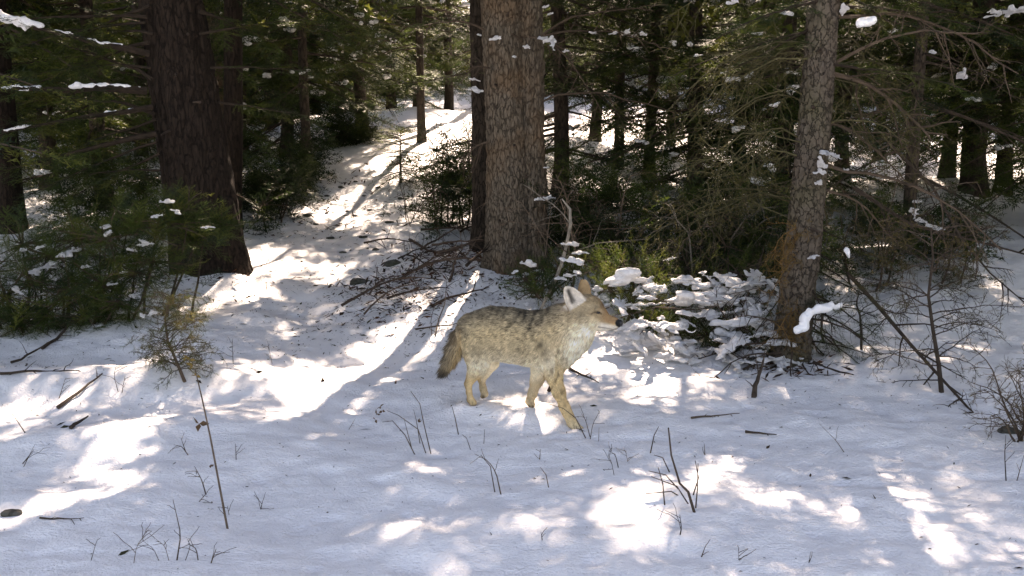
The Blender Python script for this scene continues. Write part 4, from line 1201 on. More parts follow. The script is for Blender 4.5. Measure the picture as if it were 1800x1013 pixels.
# ------------------------------------------------------------------ tall dry stalk with leaves, twigs in the snow
def stalk(pxs, label, r=.004, col=BROWN, group=None, cat='twig', name='dry_stalk', y0=None, subs=0, sl=.08, leaves=(), tilt=0.0):
    b = hit(*pxs[0]); n = len(pxs)
    P = np.array([at(p[0], p[1], b[1] + tilt * i / max(1, n - 1)) for i, p in enumerate(pxs)]); P[0, 2] -= .03
    mb = MB(); P = P - b
    if subs: twiggy(mb, np.array([along(P, np.array([t]))[0][0] for t in np.linspace(0, 1, 8)]), r, subs, sl, col, 0, ang=.8, tmin=.3)
    else: mb.add(*tube(P, np.linspace(r, r * .45, n), 5), col=col, m=1)
    for lx, ly, s, c in leaves:
        c0 = at(lx, ly, b[1] + tilt * .5) - b
        for q in range(3):
            d = nrm(rng.normal(0, 1, 3)); e = nrm(np.cross(d, rng.normal(0, 1, 3))); up = np.cross(d, e)
            V = np.array([c0, c0 + d * s * .4 + e * s * .3, c0 + d * s + up * s * .2, c0 + d * s * .4 - e * s * .3, c0 + d * s * .45 + up * s * .12])
            mb.add(V, tris=[(0, 1, 4), (1, 2, 4), (2, 3, 4), (3, 0, 4)], col=c, m=0)
    o = put(name, mb.mesh(name, [M_NEEDLE, M_WOOD]), None, b)
    return tag(o, label, cat, group)
YEL = (.22, .15, .04); BRL = (.12, .07, .035)
stalk([(402, 930), (385, 850), (370, 770), (355, 700), (343, 650)], 'tall thin dry stalk with curled brown leaves', .0045, BROWN * 1.4, subs=0, leaves=[(350, 745, .035, BRL), (345, 660, .018, YEL), (338, 640, .024, YEL), (328, 625, .022, YEL), (352, 636, .02, BRL), (334, 632, .02, YEL), (372, 820, .018, BRL)])
L1, G1 = 'bare dry twig poking out of the open snow', 'bare twigs poking out of the open snow'
W1, GW1 = 'branched dead weed stem standing in the snow near coyote', 'branched dead weeds in the snow near coyote'
stalk([(760, 798), (745, 745), (738, 710), (722, 688)], 'arching dry weed stem with dark seed head in snow', .0028, BROWN, leaves=[(695, 675, .02, BRL)])
stalk([(735, 800), (712, 765), (690, 740), (672, 742)], 'bent dry weed stem drooping brown seed clusters', .0028, BROWN, leaves=[(668, 715, .022, BRL), (662, 728, .022, BRL), (660, 738, .02, BRL), (672, 722, .02, BRL)])
stalk([(752, 797), (735, 755), (700, 730), (680, 722)], W1, .0026, BROWN, GW1, leaves=[(735, 742, .018, BRL)])
stalk([(727, 790), (715, 755), (710, 735)], W1, .0022, BROWN, GW1); stalk([(740, 780), (732, 740), (727, 720)], W1, .0022, BROWN, GW1)
stalk([(808, 764), (800, 735), (795, 716)], L1, .003, BROWN, G1); stalk([(831, 790), (820, 770), (812, 764)], L1, .002, BROWN, G1)
stalk([(883, 868), (872, 830), (858, 810), (834, 798)], 'forked dry twig arching out of snow below the coyote', .003, BROWN, subs=3, sl=.12); stalk([(872, 865), (862, 820), (845, 800)], W1, .0026, BROWN, GW1)
stalk([(967, 857), (960, 835), (950, 822)], L1, .0025, BROWN, G1); stalk([(948, 808), (950, 790)], L1, .003, BROWN, G1, subs=3, sl=.04); stalk([(850, 780), (852, 755)], L1, .002, BROWN, G1)
stalk([(1035, 770), (1012, 735), (990, 718), (963, 710)], 'thin twig crossing the outstretched front paw', .0028, BROWN, tilt=-.05); stalk([(1040, 768), (1030, 740), (1022, 727)], W1, .0025, BROWN, GW1, subs=3, sl=.1)
stalk([(1036, 772), (1042, 745), (1055, 722)], W1, .0022, BROWN, GW1, subs=2, sl=.08); stalk([(1052, 776), (1053, 752)], L1, .002, BROWN, G1)
stalk([(1225, 900), (1210, 865), (1195, 850), (1180, 800), (1175, 752)], 'tall branching bare twig, largest in the open snow', .006, DARK * 1.8, subs=0)
for pxs in ([(1218, 885), (1190, 855), (1145, 838)], [(1212, 870), (1180, 864), (1135, 868)], [(1205, 860), (1170, 835), (1140, 828)], [(1183, 830), (1165, 805), (1150, 800)], [(1222, 893), (1226, 860), (1227, 815)], [(1215, 870), (1228, 840), (1222, 810)], [(1170, 888), (1165, 850), (1157, 822)], [(1141, 797), (1150, 765), (1158, 750)]):
    stalk(pxs, 'side twig fanning from the tall branching bare twig', .0032, DARK * 1.8, 'side twigs around the tall branching twig')
for pxs in ([(1082, 835), (1075, 812), (1068, 800)], [(1090, 822), (1082, 800), (1070, 792)], [(1105, 812), (1100, 790)], [(955, 950), (951, 935)], [(1193, 940), (1198, 928), (1195, 905)],
            [(1240, 660 + 140), (1238, 780)], [(1492, 795), (1470, 775), (1440, 745)], [(1770, 845), (1766, 800), (1768, 765)], [(1785, 845), (1800, 800)], [(415, 808), (414, 780)], [(1300, 985), (1298, 965)], [(1228, 980), (1240, 960)], [(607, 755), (625, 735)],
            [(338, 800), (320, 785), (305, 782)], [(330, 795), (318, 770)], [(365, 870), (355, 845), (342, 820)], [(340, 880), (365, 865)], [(395, 905), (405, 920), (400, 890)], [(455, 895), (462, 880)], [(50, 760), (30, 740), (20, 725)],
            [(30, 815), (60, 790)], [(35, 820), (62, 780)], [(60, 905), (75, 925), (100, 975)], [(308, 985), (318, 940), (304, 878)], [(300, 985), (290, 960), (270, 945)], [(320, 985), (335, 960), (328, 945)], [(155, 985), (170, 950), (178, 945)], [(350, 985), (345, 965), (330, 955)], [(232, 990), (240, 960), (262, 930)], [(285, 985), (270, 965), (250, 950)],
            [(210, 690), (200, 660), (205, 640)], [(212, 690), (220, 660)], [(100, 700), (115, 665)], [(410, 640), (408, 600)], [(480, 640), (470, 600)], [(365, 990), (380, 965)], [(760, 590), (757, 560), (770, 520)], [(1420, 990), (1425, 970)]):
    px_, py_ = pxs[0]
    wh = 'the bank below the juniper' if px_ < 420 and py_ < 860 else 'the low left snow by the tall stalk' if px_ < 480 else 'the snow between coyote and tall branching twig' if px_ < 1260 else 'the smooth snow right of tall branching twig'
    stalk(pxs, 'bare dry twig poking out of ' + wh, rng.uniform(.0014, .0034), BROWN * rng.uniform(.4, 1.3), 'bare twigs in ' + wh, subs=int(rng.integers(1, 6)), sl=rng.uniform(.05, .12))

def lying(p0, p1, r, label, group=None, col=DARK * 1.5, subs=4, sl=.15, lift=.01, name='fallen_branch', lift2=None, arch=.0):
    a, c = hit(*p0), hit(*p1)
    a[2] += lift; c[2] += (lift if lift2 is None else lift2)
    n = 8; pts = curve(a, c - a, np.linalg.norm(c - a), n, 0, .08); pts += np.linspace(0, 1, n)[:, None] * (c - pts[-1])
    pts[:, 2] += arch * np.sin(np.linspace(0, math.pi, n))
    mb = MB(); twiggy(mb, pts - a, r, subs, sl, np.asarray(col), 0, sag=0)
    return tag(put(name, mb.mesh(name, [M_NEEDLE, M_WOOD]), None, a), label, 'branch', group)
lying((102, 720), (180, 660), .011, 'dark fallen stick lying across the sunlit left bank', subs=2)
lying((125, 755), (155, 735), .011, 'short dark stick sunk in the shaded left bank', subs=0)
lying((70, 915), (148, 915), .004, 'thin forked branch lying on the lower left bank')
lying((0, 660), (140, 655), .008, 'thin branch in the deep shade under the juniper', subs=6); lying((75, 615), (160, 560), .012, 'dark limb leaning under the juniper', subs=5, lift2=.1); lying((20, 640), (110, 590), .008, 'weathered limb half buried under the juniper', subs=5)
lying((1000, 650), (1052, 676), .009, 'short dark branch lying in snow under the coyote chest', subs=4, sl=.07); lying((965, 690), (975, 680), .012, 'small black stub showing between the front legs', subs=0, lift2=.05)
lying((730, 587), (835, 575), .007, 'thin branch with hanging dead leaves behind the tail', subs=3, lift=.03); lying((765, 592), (785, 540), .006, 'upright snag of twigs behind the tail', subs=6, sl=.12, lift2=.18)
for a, c, r in [((640, 436), (735, 436), .010), ((720, 425), (800, 470), .014), ((720, 380), (790, 405), .009), ((755, 385), (825, 400), .010), ((740, 410), (845, 420), .012), ((760, 545), (860, 515), .012), ((600, 548), (770, 520), .011), ((650, 545), (700, 512), .008),
                ((790, 500), (815, 455), .012), ((735, 490), (850, 470), .016), ((700, 500), (790, 480), .012), ((770, 470), (865, 445), .018), ((680, 535), (790, 520), .010), ((810, 420), (860, 400), .012), ((760, 440), (850, 455), .012), ((740, 465), (830, 430), .010), ((820, 495), (865, 470), .014), ((640, 560), (735, 540), .008), ((700, 470), (760, 450), .008), ((715, 455), (775, 500), .008)]:
    lying(a, c, r, 'dead limb in the brush pile left of twin stemmed fir', 'dead limbs in the brush pile', np.array((.055, .038, .028)) * rng.uniform(.6, 1.7), 6, .26, rng.uniform(.02, .12), lift2=rng.uniform(.02, .2), arch=rng.uniform(0, .1))
lying((1310, 762), (1365, 768), .007, 'thin dark branch flat on snow before the slim spruce', subs=2, sl=.1); lying((1215, 738), (1300, 730), .006, 'pale thin branch flat on snow left of slim spruce', subs=3, sl=.1, col=BROWN * 1.3)
lying((1325, 700), (1340, 665), .016, 'broken black snag in snow beside the slim spruce', subs=5, sl=.12, lift2=.1); lying((1430, 640), (1500, 662), .011, 'short dark limb lying right of the slim spruce base', subs=2, sl=.1)

# ------------------------------------------------------------------ rocks
def rock(px, py, s, label, group=None, flat=.6):
    b = hit(px, py); seed = int(rng.integers(1000))
    pr = [(rng.uniform(-.4, .4, 3) * [1, 1, .4], rng.uniform(-.4, .4, 3) * [1, 1, .4], rng.uniform(.4, .7), rng.uniform(.4, .6), .12) for _ in range(4)]
    V, Q = solid(pr, .12, .3)
    V = V + .12 * np.stack([noise3(V[:, 0] * 1.8, V[:, 1] * 1.8, V[:, 2] * 1.8, seed + q) for q in range(3)], 1)
    mb = MB(); mb.add(V * np.array([1, .8, flat]) * s, quads=Q)
    return tag(put('rock', mb.mesh('rock', [M_ROCK], False), None, b + [0, 0, s * .1]), label, 'rock', group)
rock(540, 380, .055, 'round dark rock sitting on the upper path')
rock(630, 498, .075, 'pointed mossy rock on right edge of the path'); rock(690, 465, .08, 'larger mossy rock in front of the brush pile')
rock(638, 418, .05, 'low dark rock showing on the middle of path', None, .4); rock(685, 392, .05, 'snow edged rock right of the upper path', None, .5)
rock(1240, 310, .17, 'big square boulder in shade beyond the tangled stems', None, .8); rock(1772, 760, .055, 'small black rock by the rusty sapling')
for px, py in [(470, 400), (520, 345), (610, 372), (650, 370), (580, 420), (705, 350), (660, 440), (600, 330), (640, 345), (625, 320), (575, 345), (665, 330), (603, 445), (555, 395), (20, 905), (5, 560)]:
    rock(px, py, rng.uniform(.02, .045), 'small dark stone showing through the snow', 'small stones showing through the snow', .5)

# ------------------------------------------------------------------ litter of needles, bark bits and grass tips on the snow
def litter():
    mb = MB()
    N = 2600
    pts = []
    for cx, cy, sx, sy, n in [(-1.3, 9.0, .7, 1.4, 900), (-.25, 7.7, .6, .6, 1500), (-2.4, 5.4, .8, .8, 260), (-.7, 6.5, .8, 1.0, 220), (1.2, 4.2, 1.4, .8, 170), (-.9, 12, .9, 2, 600), (-1.0, 8.0, .35, .8, 500), (-2.7, 6.6, .6, .5, 200), (2.0, 5.6, .8, .5, 140), (0.2, 5.0, 1.2, .6, 60)]:
        pts.append(np.stack([rng.normal(cx, sx, n), rng.normal(cy, sy, n)], 1))
    P = np.concatenate(pts); P = P[P[:, 1] > 2.7]
    z = H(P[:, 0], P[:, 1])
    n = len(P)
    big = rng.random(n) < np.where(P[:, 1] > 7, .25, .1)
    L = np.where(big, rng.uniform(.02, .07, n), rng.uniform(.006, .02, n)); w = L * rng.uniform(.08, .35, n)
    a = rng.uniform(0, 2 * math.pi, n)
    d = np.stack([np.cos(a), np.sin(a), rng.normal(.15, .3, n)], 1); e = np.stack([-np.sin(a), np.cos(a), rng.normal(0, .3, n)], 1)
    B = np.concatenate([P, (z + .003)[:, None]], 1)
    V = np.stack([B - d * L[:, None] / 2, B + e * w[:, None] / 2 + [0, 0, .003], B + d * L[:, None] / 2, B - e * w[:, None] / 2], 1)
    q = np.arange(n)[:, None] * 4 + np.arange(4)
    c = np.repeat(np.array([(.03, .022, .016), (.06, .04, .025), (.04, .04, .02)])[rng.integers(0, 3, n)], 4, 0)
    mb.add(V.reshape(-1, 3), quads=q, col=c)
    tag(put('needle_litter', mb.mesh('needle_litter', [M_LITTER])), 'dark needles and bark crumbs scattered over the snow', 'litter', kind='stuff')
litter()
def debris():
    mb = MB(); n = 1500
    P = []
    for px, py, sp, m in [(800, 448, .28, 600), (745, 485, .28, 450), (690, 500, .25, 250), (690, 540, .22, 200), (370, 482, .28, 160), (905, 492, .25, 160), (1395, 652, .16, 140), (600, 400, .4, 160), (560, 350, .6, 160), (640, 330, .6, 160)]:
        c = hit(px, py); P.append(np.stack([rng.normal(c[0], sp, m), rng.normal(c[1], sp, m)], 1))
    P = np.concatenate(P); n = len(P); z = H(P[:, 0], P[:, 1])
    L = rng.uniform(.015, .09, n); w = L * rng.uniform(.05, .3, n); a = rng.uniform(0, 6.28, n)
    d = np.stack([np.cos(a), np.sin(a), rng.normal(.1, .35, n)], 1); e = np.stack([-np.sin(a), np.cos(a), rng.normal(0, .4, n)], 1)
    B = np.concatenate([P, (z + rng.uniform(.004, .03, n))[:, None]], 1)
    V = np.stack([B - d * L[:, None] / 2, B + e * w[:, None] / 2 + [0, 0, .004], B + d * L[:, None] / 2, B - e * w[:, None] / 2], 1)
    c = np.repeat(np.array([(.05, .03, .02), (.10, .045, .022), (.035, .025, .018)])[rng.integers(0, 3, n)], 4, 0)
    mb.add(V.reshape(-1, 3), quads=np.arange(n)[:, None] * 4 + np.arange(4), col=c)
    tag(put('bark_debris', mb.mesh('bark_debris', [M_LITTER])), 'reddish bark and twig debris around the brush pile', 'debris', kind='stuff')
debris()

# ------------------------------------------------------------------ the coyote
def coyote():
    k = PXM
    pr = []; meta = []
    def chain(nodes, kk, flow, fl, shrink=0.0):
        for (p0, r0), (p1, r1) in zip(nodes[:-1], nodes[1:]):
            pr.append((p0, p1, max(.003, (r0 - shrink) * k), max(.003, (r1 - shrink) * k), kk))
            meta.append((np.asarray(flow, float) if flow is not None else nrm(np.asarray(p1) - p0), fl))
    back = nrm(-UX + np.array([0, 0, -.35]))
    chain([(cp(834, 580), 34), (cp(866, 575), 35), (cp(898, 578), 35), (cp(935, 582), 34), (cp(962, 582), 35)], .05, back, .026, 3.0)
    chain([(cp(848, 601), 26), (cp(872, 604.5), 28.5), (cp(900, 606), 30), (cp(930, 609), 32.5), (cp(962, 611), 35)], .05, nrm(-UX + np.array([0, 0, -.8])), .028, 3.0)
    chain([(cp(965, 580), 35), (cp(990, 568), 33), (cp(1008, 556), 27)], .045, nrm(-UX + np.array([0, 0, -.6])), .032, 3.5)
    chain([(cp(972, 614), 36), (cp(990, 604), 35), (cp(1010, 588), 31), (cp(1026, 574), 25)], .045, nrm(-UX * .4 + np.array([0, 0, -1.0])), .034, 3.5)
    chain([(cp(978, 628), 27), (cp(968, 640), 20)], .04, (0, 0, -1), .03, 3.0)
    # head, in profile, level with the picture
    hd = lambda px, py, side=0.0, dy=0.0: at(px, py, 5.085 + side + dy - (px - 1020) * .0004)
    chain([(hd(1017, 540), 25), (hd(1038, 541), 22.5)], .03, (-1, 0, -.1), .014, 2.0)
    chain([(hd(1040, 547), 21), (hd(1054, 554), 15.5)], .03, (-1, 0, -.1), .010, 1.5)
    chain([(hd(1054, 558), 12.5), (hd(1078, 566.5), 9.0), (hd(1087, 569), 7.4)], .02, (-1, 0, 0), .004, 1.0)
    chain([(hd(1040, 569), 14), (hd(1060, 573), 9.0), (hd(1081, 577), 4.8)], .015, (-1, 0, 0), .004, .5)
    for s in (-1, 1):
        chain([(hd(1020, 562, s * .032), 20), (hd(1036, 567, s * .027), 14)], .03, (-1, 0, -.5), .026, 2.0)
        chain([(hd(1047, 543, s * .026), 7), (hd(1055, 549, s * .02), 5)], .02, (-1, 0, 0), .004, .5)
    # legs
    N_, F_ = -.055, .055
    dn = np.array([0, 0, -1.0])
    chain([(cp(835, 592, N_ * .6), 31), (cp(840, 622, N_), 25), (cp(841, 640, N_), 18.5), (cp(832, 658, N_), 13)], .035, nrm(dn - UX * .4), .018, 2.0)
    chain([(cp(832, 658, N_), 13), (cp(823, 675, N_), 7.6), (cp(824.5, 690, N_), 5.9), (NH[0], 6.2)], .010, dn, .006, .5); chain([(NH[0], 7.0), (NH[1], 6.6)], .01, UX, .004, 0)
    chain([(cp(850, 600, F_ * .6), 28), (cp(860, 636, F_), 18), (cp(852, 655, F_), 10), (cp(846, 664, F_), 7.2), (cp(849, 683, F_), 5.9), (cp(852, 693, F_), 6.3)], .025, dn, .008, 1.0); chain([(cp(852, 693, F_), 7.0), (cp(848, 697, F_), 4.5)], .01, dn, .003, 0)
    chain([(cp(972, 606, N_ * .8), 29), (cp(970, 640, N_), 19), (cp(974, 660, N_), 14.5), (cp(982, 688, N_), 11.3), (cp(992, 715, N_), 9.4)], .03, nrm(dn - UX * .2), .012, 1.5)
    chain([(cp(992, 715, N_), 10.2), (NF[0], 9.2)], .015, dn, .006, .3); chain([(NF[0], 9.2), (NF[1], 7.4)], .01, UX, .004, 0)
    for o in (-.016, -.005, .006, .017):
        p = NF[1] + VX * o
        chain([(p - UX * .012, 4), (p + UX * .016 - np.array([0, 0, .004]), 3.2)], .004, UX, .003, 0)
    chain([(cp(962, 612, F_ * .8), 27), (cp(950, 648, F_), 17), (cp(944, 668, F_), 12), (cp(936, 692, F_), 8.2), (FF[0], 7.2)], .025, dn, .008, 1.0); chain([(FF[0], 8.4), (FF[1], 7.2)], .01, UX, .004, 0)
    # tail
    tl = [(cp(818, 570), 13), (cp(808, 590), 14), (cp(800, 612), 15), (cp(792, 632), 13), (cp(783, 648), 8), (cp(779, 655), 4)]
    chain(tl, .02, None, .062, 4.5)
    # ears
    def ear(tip, base, bw, nout, k_=.010):
        ax = nrm(tip - base); L = np.linalg.norm(tip - base)
        n = nrm(nout - ax * (nout @ ax)); w = np.cross(ax, n)
        return tip, base, ax, L, n, w, bw
    ears = [ear(hd(993, 504, -.055), hd(1016, 542, -.035), .050, np.array([.42, -1.0, .05])), ear(hd(1024, 489, .05), hd(1026, 523, .035), .041, np.array([.75, .75, .0]))]
    def extra(Fg, lo, res, n):
        for tip, base, ax, L, nn, w, bw in ears:
            c = (tip + base) / 2; r = L * .75 + .03
            i0 = np.maximum(0, np.floor((c - r - lo) / res).astype(int)); i1 = np.minimum(n, np.ceil((c + r - lo) / res).astype(int))
            sl = tuple(slice(i0[q], i1[q]) for q in range(3))
            g = [(np.arange(i0[q], i1[q]) * res + lo[q]) - base[q] for q in range(3)]
            X, Yg, Z = np.meshgrid(*g, indexing='ij')
            a = (X * ax[0] + Yg * ax[1] + Z * ax[2]) / L
            b_ = X * w[0] + Yg * w[1] + Z * w[2]
            c_ = X * nn[0] + Yg * nn[1] + Z * nn[2]
            aa = np.clip(a, -.25, 1)
            wid = bw * np.clip(1 - np.clip(aa, 0, 1) ** 1.9, 0.0, 1.0) ** .62 * (1 + .12 * np.clip(aa, 0, 1)) + .002
            cup = c_ - (b_ / wid) ** 2 * wid * .45 + .012 * (1 - aa)
            d = np.maximum(np.abs(b_) - wid, np.abs(cup) - .0055)
            d = np.maximum(d, (a - 1) * L)
            d = np.maximum(d, -(a + .25) * L)
            f = Fg[sl]; kk = .012
            hh = np.clip(.5 + .5 * (f - d) / kk, 0, 1)
            Fg[sl] = f * (1 - hh) + d * hh - kk * hh * (1 - hh)
        return Fg
    V, Q = solid(pr, .0055, .06, extra)
    # even out the lattice
    N = vnormals(V, Q)
    E = np.concatenate([Q[:, [0, 1]], Q[:, [1, 2]], Q[:, [2, 3]], Q[:, [3, 0]]])
    E = np.concatenate([E, E[:, ::-1]])
    for _ in range(2):
        acc = np.zeros_like(V); cnt = np.zeros(len(V))
        np.add.at(acc, E[:, 0], V[E[:, 1]]); np.add.at(cnt, E[:, 0], 1)
        V = V * .6 + .4 * acc / np.maximum(cnt, 1)[:, None]
    N = vnormals(V, Q)
    # nearest bone: hair direction and length
    best = np.full(len(V), 9.0); FD = np.zeros_like(V); FL = np.zeros(len(V)); BI = np.zeros(len(V), int)
    for i, ((a, b, ra, rb, kk), (fl, ln)) in enumerate(zip(pr, meta)):
        a, b = np.asarray(a, float), np.asarray(b, float); ba = b - a
        t = np.clip(((V - a) @ ba) / max(ba @ ba, 1e-9), 0, 1)
        d = np.linalg.norm(V - a - t[:, None] * ba, axis=1) - (ra + t * (rb - ra))
        m = d < best
        best[m] = d[m]; FD[m] = fl; FL[m] = ln; BI[m] = i
    isear = np.zeros(len(V), int); earin = np.zeros(len(V)); eara = np.zeros(len(V)); earb = np.zeros(len(V))
    for q, (tip, base, ax, L, nn, w, bw) in enumerate(ears):
        rel = V - base; a = rel @ ax / L; b_ = rel @ w; c_ = rel @ nn
        m = (a > .12) & (a < 1.1) & (np.abs(b_) < bw * 1.35) & (np.abs(c_) < .05)
        isear[m] = q + 1; earin[m] = (N @ nn)[m]; eara[m] = a[m]; earb[m] = b_[m] / bw
        FD[m] = ax; FL[m] = .005
    # markings in the animal's own side plane
    pp = pix(V); ux, uy = pp[:, 0], pp[:, 1]
    nz = lambda s, sd, sx=1, sy=1: noise3(V[:, 0] * s * sx, V[:, 1] * s * sx, V[:, 2] * s * sy, sd)
    def mix(c, col, w):
        w = np.clip(w, 0, 1)[:, None]
        return c * (1 - w) + np.asarray(col) * w
    sm = lambda x, a, b: np.clip((x - a) / (b - a), 0, 1)
    GREYT = (.53, .415, .245); CREAM = (.86, .76, .57); TAN = (.60, .44, .235); CINN = (.36, .21, .10); BLK = (.030, .026, .022)
    C = np.tile(np.array(GREYT), (len(V), 1))
    topy = np.interp(ux, [800, 831, 866, 898, 936, 958, 986, 1010], [572, 543, 537, 541, 547, 545, 531, 525])
    rel = (uy - topy)
    C = mix(C, (.27, .22, .15), sm(-rel, -45, -5) * .85)
    C = mix(C, CREAM, sm(rel, 72, 100) * (ux < 975) * .9)
    C = mix(C, (.37, .30, .2), sm(rel, 45, 75) * (1 - sm(rel, 80, 100)) * .5)
    saddle = sm(-rel, -40, -8) * np.interp(ux, [815, 850, 910, 930, 965, 990], [.3, .5, .7, 1, .6, .15])
    bars = np.clip(np.sin((ux * .9 + uy * .55) * .42 + 3.0 * nz(22, 3)) * 1.2 + nz(60, 4) * .7, 0, 1)
    C = mix(C, BLK, saddle * (bars * .95 + .2))
    # dark shoulder stripe, thigh edge
    dsh = np.abs((ux - 934) - (uy - 570) * .42 - 6 * nz(14, 9)); C = mix(C, BLK, np.exp(-(dsh / 8) ** 2) * sm(uy, 545, 565) * (1 - sm(uy, 600, 650)) * .6 * (.4 + .8 * bars))
    # chest, throat, cheek pale
    chest = np.exp(-(((ux - 1012) / 30) ** 2 + ((uy - 612) / 30) ** 2)); C = mix(C, CREAM, chest * 1.4)
    C = mix(C, TAN, np.exp(-(((ux - 985) / 16) ** 2 + ((uy - 600) / 28) ** 2)) * .5)
    C = mix(C, (.42, .33, .21), np.exp(-(((ux - 998) / 14) ** 2 + ((uy - 560) / 18) ** 2)) * .7)
    legs = (uy > 650) & (ux > 800) & (FL < .03)
    C = mix(C, TAN, sm(uy, 636, 668) * ((ux > 955) | (ux < 845)) * .95)
    C = mix(C, (.46, .36, .22), sm(uy, 648, 675) * (((ux > 900) & (ux < 958)) | ((ux >= 843) & (ux < 900))) * .9)
    C = mix(C, CREAM, sm(uy, 730, 760) * (ux > 960) * .35)
    C = mix(C, (.10, .075, .05), ((np.abs(ux - 974 - (uy - 650) * .3) < 7) & (uy > 645) & (uy < 672)) * .6 * (bars > .3))
    head = ux > 1003
    hm = sm(ux, 1000, 1012) * (uy < 592)
    C = mix(C, (.40, .315, .2), hm * (1 - sm(uy, 556, 570)) * .85)
    C = mix(C, (.44, .33, .19), hm * (uy < 535) * .5)
    C = mix(C, CREAM, np.exp(-(((ux - 1034) / 20) ** 2 + ((uy - 577) / 12) ** 2)) * 1.2 * (ux > 1005))
    C = mix(C, CINN, sm(ux, 1050, 1066) * (1 - sm(uy - (566 + (ux - 1060) * .22), -2, 4)) * .85)
    C = mix(C, (.66, .60, .50), sm(ux, 1046, 1058) * sm(uy - (566 + (ux - 1060) * .22), 0, 5))
    C = mix(C, (.5, .36, .2), np.exp(-(((ux - 1048) / 8) ** 2 + ((uy - 551) / 6) ** 2)) * .6)
    ml = np.abs(uy - np.interp(ux, [1050, 1062, 1078, 1086], [574.5, 576.5, 579.5, 577])); C = mix(C, BLK, np.exp(-(ml / 1.2) ** 2) * (ux > 1051) * .7)
    el = np.abs(uy - np.interp(ux, [1038, 1046, 1052, 1058], [553.5, 549.5, 549.0, 552.0])); C = mix(C, BLK, np.exp(-(el / 1.5) ** 2) * (ux > 1039) * (ux < 1058) * .85)
    C = mix(C, (.012, .012, .012), sm(np.hypot(ux - 1089, uy - 568), 8.5, 7.0))
    # tail
    tm_ = (ux < 812) & (uy > 570)
    C = mix(C, (.27, .21, .14), tm_ * .8); C = mix(C, TAN, tm_ * np.exp(-((ux - (809 - (uy - 600) * .3)) / 7) ** 2) * .7)
    C = mix(C, BLK, tm_ * sm(uy - (ux - 790) * .4, 634, 656) * .92); C = mix(C, BLK, tm_ * sm(ux, 800, 786) * sm(uy, 590, 600) * .45)
    # ears
    e_in = (isear > 0) & (earin > .1)
    C[isear > 0] = np.array((.33, .22, .115))
    C = mix(C, (.62, .56, .47), e_in * 1.0)
    C = mix(C, BLK, e_in * np.exp(-((earb + .10 - .25 * eara) / .20) ** 2) * sm(eara, .2, .35) * (1 - sm(eara, .78, .95)) * .8)
    sg = np.array([1006., 533.]) - [998., 512.]; tq = np.clip(((pp - [998., 512.]) @ sg) / (sg @ sg), 0, 1)
    C = mix(C, BLK, (isear == 1) * np.exp(-(np.linalg.norm(pp - [998., 512.] - tq[:, None] * sg, axis=1) / 2.6) ** 2) * .85 * (N[:, 1] < .2))
    C = mix(C, (.22, .14, .07), (isear > 0) * sm(np.abs(earb), .82, 1.0) * .7)
    for cx_, cy_, r_ in ((1019, 757, 2.6), (1013, 758, 2.2), (930, 714.5, 2.6), (937, 714.5, 2.2), (849, 698, 4.0), (836, 714, 2.2)):
        C = mix(C, (.03, .026, .022), np.exp(-(np.hypot(ux - cx_, uy - cy_) / r_) ** 2) * .9)
    tick = np.clip(noise2(ux * .35, uy * .22, 71) * 2.2 - .55, 0, 1)
    C = mix(C, BLK, tick * np.exp(-(((ux - 990) / 16) ** 2 + ((uy - 622) / 26) ** 2)) * .75)
    C = mix(C, (.20, .13, .06), sm(uy, 640, 660) * tick * (ux > 955) * (uy < 735) * .6)
    C = mix(C, (.22, .14, .065), sm(uy, 648, 665) * np.exp(-((ux - np.interp(uy, [640, 675, 712], [822, 817, 822])) / 3.5) ** 2) * .7)
    for x_, y_ in ((1009, 751), (1014, 754), (934, 711), (831, 711)):
        C = mix(C, (.16, .11, .06), np.exp(-((ux - x_ - (uy - y_) * .3) / 1.0) ** 2) * (np.abs(uy - y_) < 4.5) * .8)
    C = C * (1 + .13 * nz(26, 6)[:, None])
    # hair strands
    a, b, c, d = (V[Q[:, i]] for i in range(4))
    area = np.linalg.norm(np.cross(c - a, d - b), axis=1)
    ns = 120000
    fi = rng.choice(len(Q), ns, p=area / area.sum())
    u_, v_ = rng.random((2, ns, 1))
    def interp(A):
        return (A[Q[fi, 0]] * (1 - u_) + A[Q[fi, 1]] * u_) * (1 - v_) + (A[Q[fi, 3]] * (1 - u_) + A[Q[fi, 2]] * u_) * v_
    P0, N0, C0, D0 = interp(V), nrm(interp(N)), interp(C), interp(FD)
    L0 = interp(FL[:, None])[:, 0] * rng.uniform(.55, 1.2, ns)
    nose = np.hypot(*(pix(P0) - [1089, 568]).T) < 9; L0[nose] = .0012
    D0 = D0 + rng.normal(0, .22, (ns, 3))
    D0 = nrm(D0 - N0 * np.sum(D0 * N0, 1, keepdims=True))
    clumpy = noise3(P0[:, 0] * 45, P0[:, 1] * 45, P0[:, 2] * 45, 77)
    dirn = nrm(D0 + N0 * (.34 + .2 * clumpy + rng.normal(0, .07, ns))[:, None])
    sd = nrm(np.cross(dirn, N0)) * (np.clip(L0 * .06, .0007, .0017))[:, None]
    tip = P0 + dirn * L0[:, None] - N0 * (L0 * .10)[:, None]
    mid = P0 + dirn * (L0 * .5)[:, None]
    P0 = P0 - N0 * .002
    pt = pix(P0); rl = pt[:, 1] - np.interp(pt[:, 0], [800, 831, 866, 898, 936, 958, 986, 1010], [572, 543, 537, 541, 547, 545, 531, 525])
    stre = .75 * noise2(pt[:, 0] * .15 + pt[:, 1] * .05, pt[:, 1] * .45 - pt[:, 0] * .10, 41) + .8 * noise2(pt[:, 0] * .33, pt[:, 1] * .8 - pt[:, 0] * .2, 42)
    guard = (stre + rng.normal(0, .35, ns) > np.clip(.12 + rl / 80, .12, 1.35)) & (L0 > .012) & (pt[:, 0] < 1006)
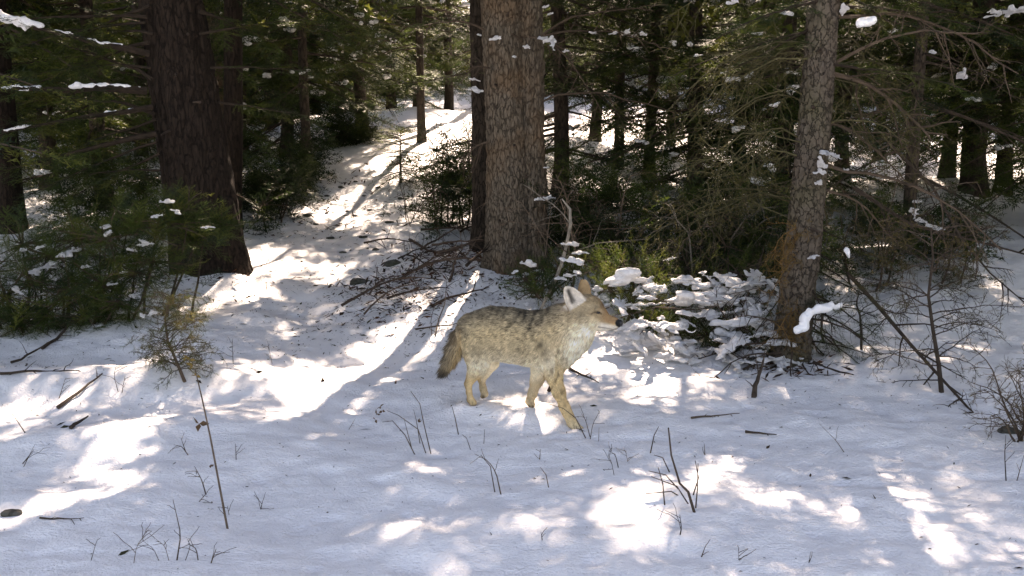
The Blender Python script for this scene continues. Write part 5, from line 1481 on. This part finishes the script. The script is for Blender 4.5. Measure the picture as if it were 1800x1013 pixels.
    grz = noise3(P0[:, 0] * 110, P0[:, 1] * 110, P0[:, 2] * 110, 91) + .6 * noise3(P0[:, 0] * 50, P0[:, 1] * 50, P0[:, 2] * 50, 92)
    br = (rng.uniform(.65, 1.35, ns) * (1 + .38 * grz * (L0 > .009)))[:, None]
    cb = C0 * br * .9; cm = np.where(guard[:, None], C0 * br * .55, C0 * br * 1.12); ct = np.where(guard[:, None], np.array([[.035, .03, .026]]), C0 * br * 1.15)
    VV = np.stack([P0 - sd, P0 + sd, mid + sd * .8, mid - sd * .8, tip], 1)
    CC = np.stack([cb, cb, cm, cm, ct], 1)
    base = np.arange(ns)[:, None] * 5
    org = np.array([V[:, 0].mean(), V[:, 1].mean(), V[:, 2].min()])
    root = empty('coyote', org); tag(root, 'grey tan coyote walking across the snow, head held in profile', 'coyote')
    mb = MB(); mb.add(V - org, quads=Q, col=C); put('body', mb.mesh('body', [M_BODY], True), root)
    mb = MB(); mb.add(VV.reshape(-1, 3) - org, tris=base + np.array([[3, 2, 4]]), quads=base + np.array([[0, 1, 2, 3]]), col=np.clip(CC, 0, .9).reshape(-1, 3)); put('fur', mb.mesh('fur', [M_FUR], True), root)
    # eyes
    for s in (-1, 1):
        m = (np.hypot(ux - 1051, uy - 550) < 4) & (np.sign(N[:, 1]) == s)
        if not m.any(): continue
        p = V[m].mean(0); n = nrm(N[m].mean(0))
        th, ph = np.meshgrid(np.linspace(0, math.pi, 9), np.arange(12) * math.pi / 6, indexing='ij')
        sp = np.stack([np.sin(th) * np.cos(ph), np.sin(th) * np.sin(ph), np.cos(th)], -1).reshape(-1, 3) * [.0110, .0075, .0062]
        i = np.arange(8)[:, None] * 12; j = np.arange(12)[None]; j2 = (j + 1) % 12
        mb = MB(); mb.add(sp + p + n * .0005 - org, quads=np.stack([i + j, i + j2, i + 12 + j2, i + 12 + j], -1).reshape(-1, 4))
        put('eye', mb.mesh('eye', [M_EYE], True), root)
    # nose pad
    pn = hd(1090, 568)
    th, ph = np.meshgrid(np.linspace(0, math.pi, 9), np.arange(12) * math.pi / 6, indexing='ij')
    sp = np.stack([np.sin(th) * np.cos(ph), np.sin(th) * np.sin(ph), np.cos(th)], -1).reshape(-1, 3) * [.014, .016, .0155]
    i = np.arange(8)[:, None] * 12; j = np.arange(12)[None]; j2 = (j + 1) % 12
    mb = MB(); mb.add(sp + pn - org, quads=np.stack([i + j, i + j2, i + 12 + j2, i + 12 + j], -1).reshape(-1, 4))
    put('nose', mb.mesh('nose', [M_NOSE], True), root)
coyote()
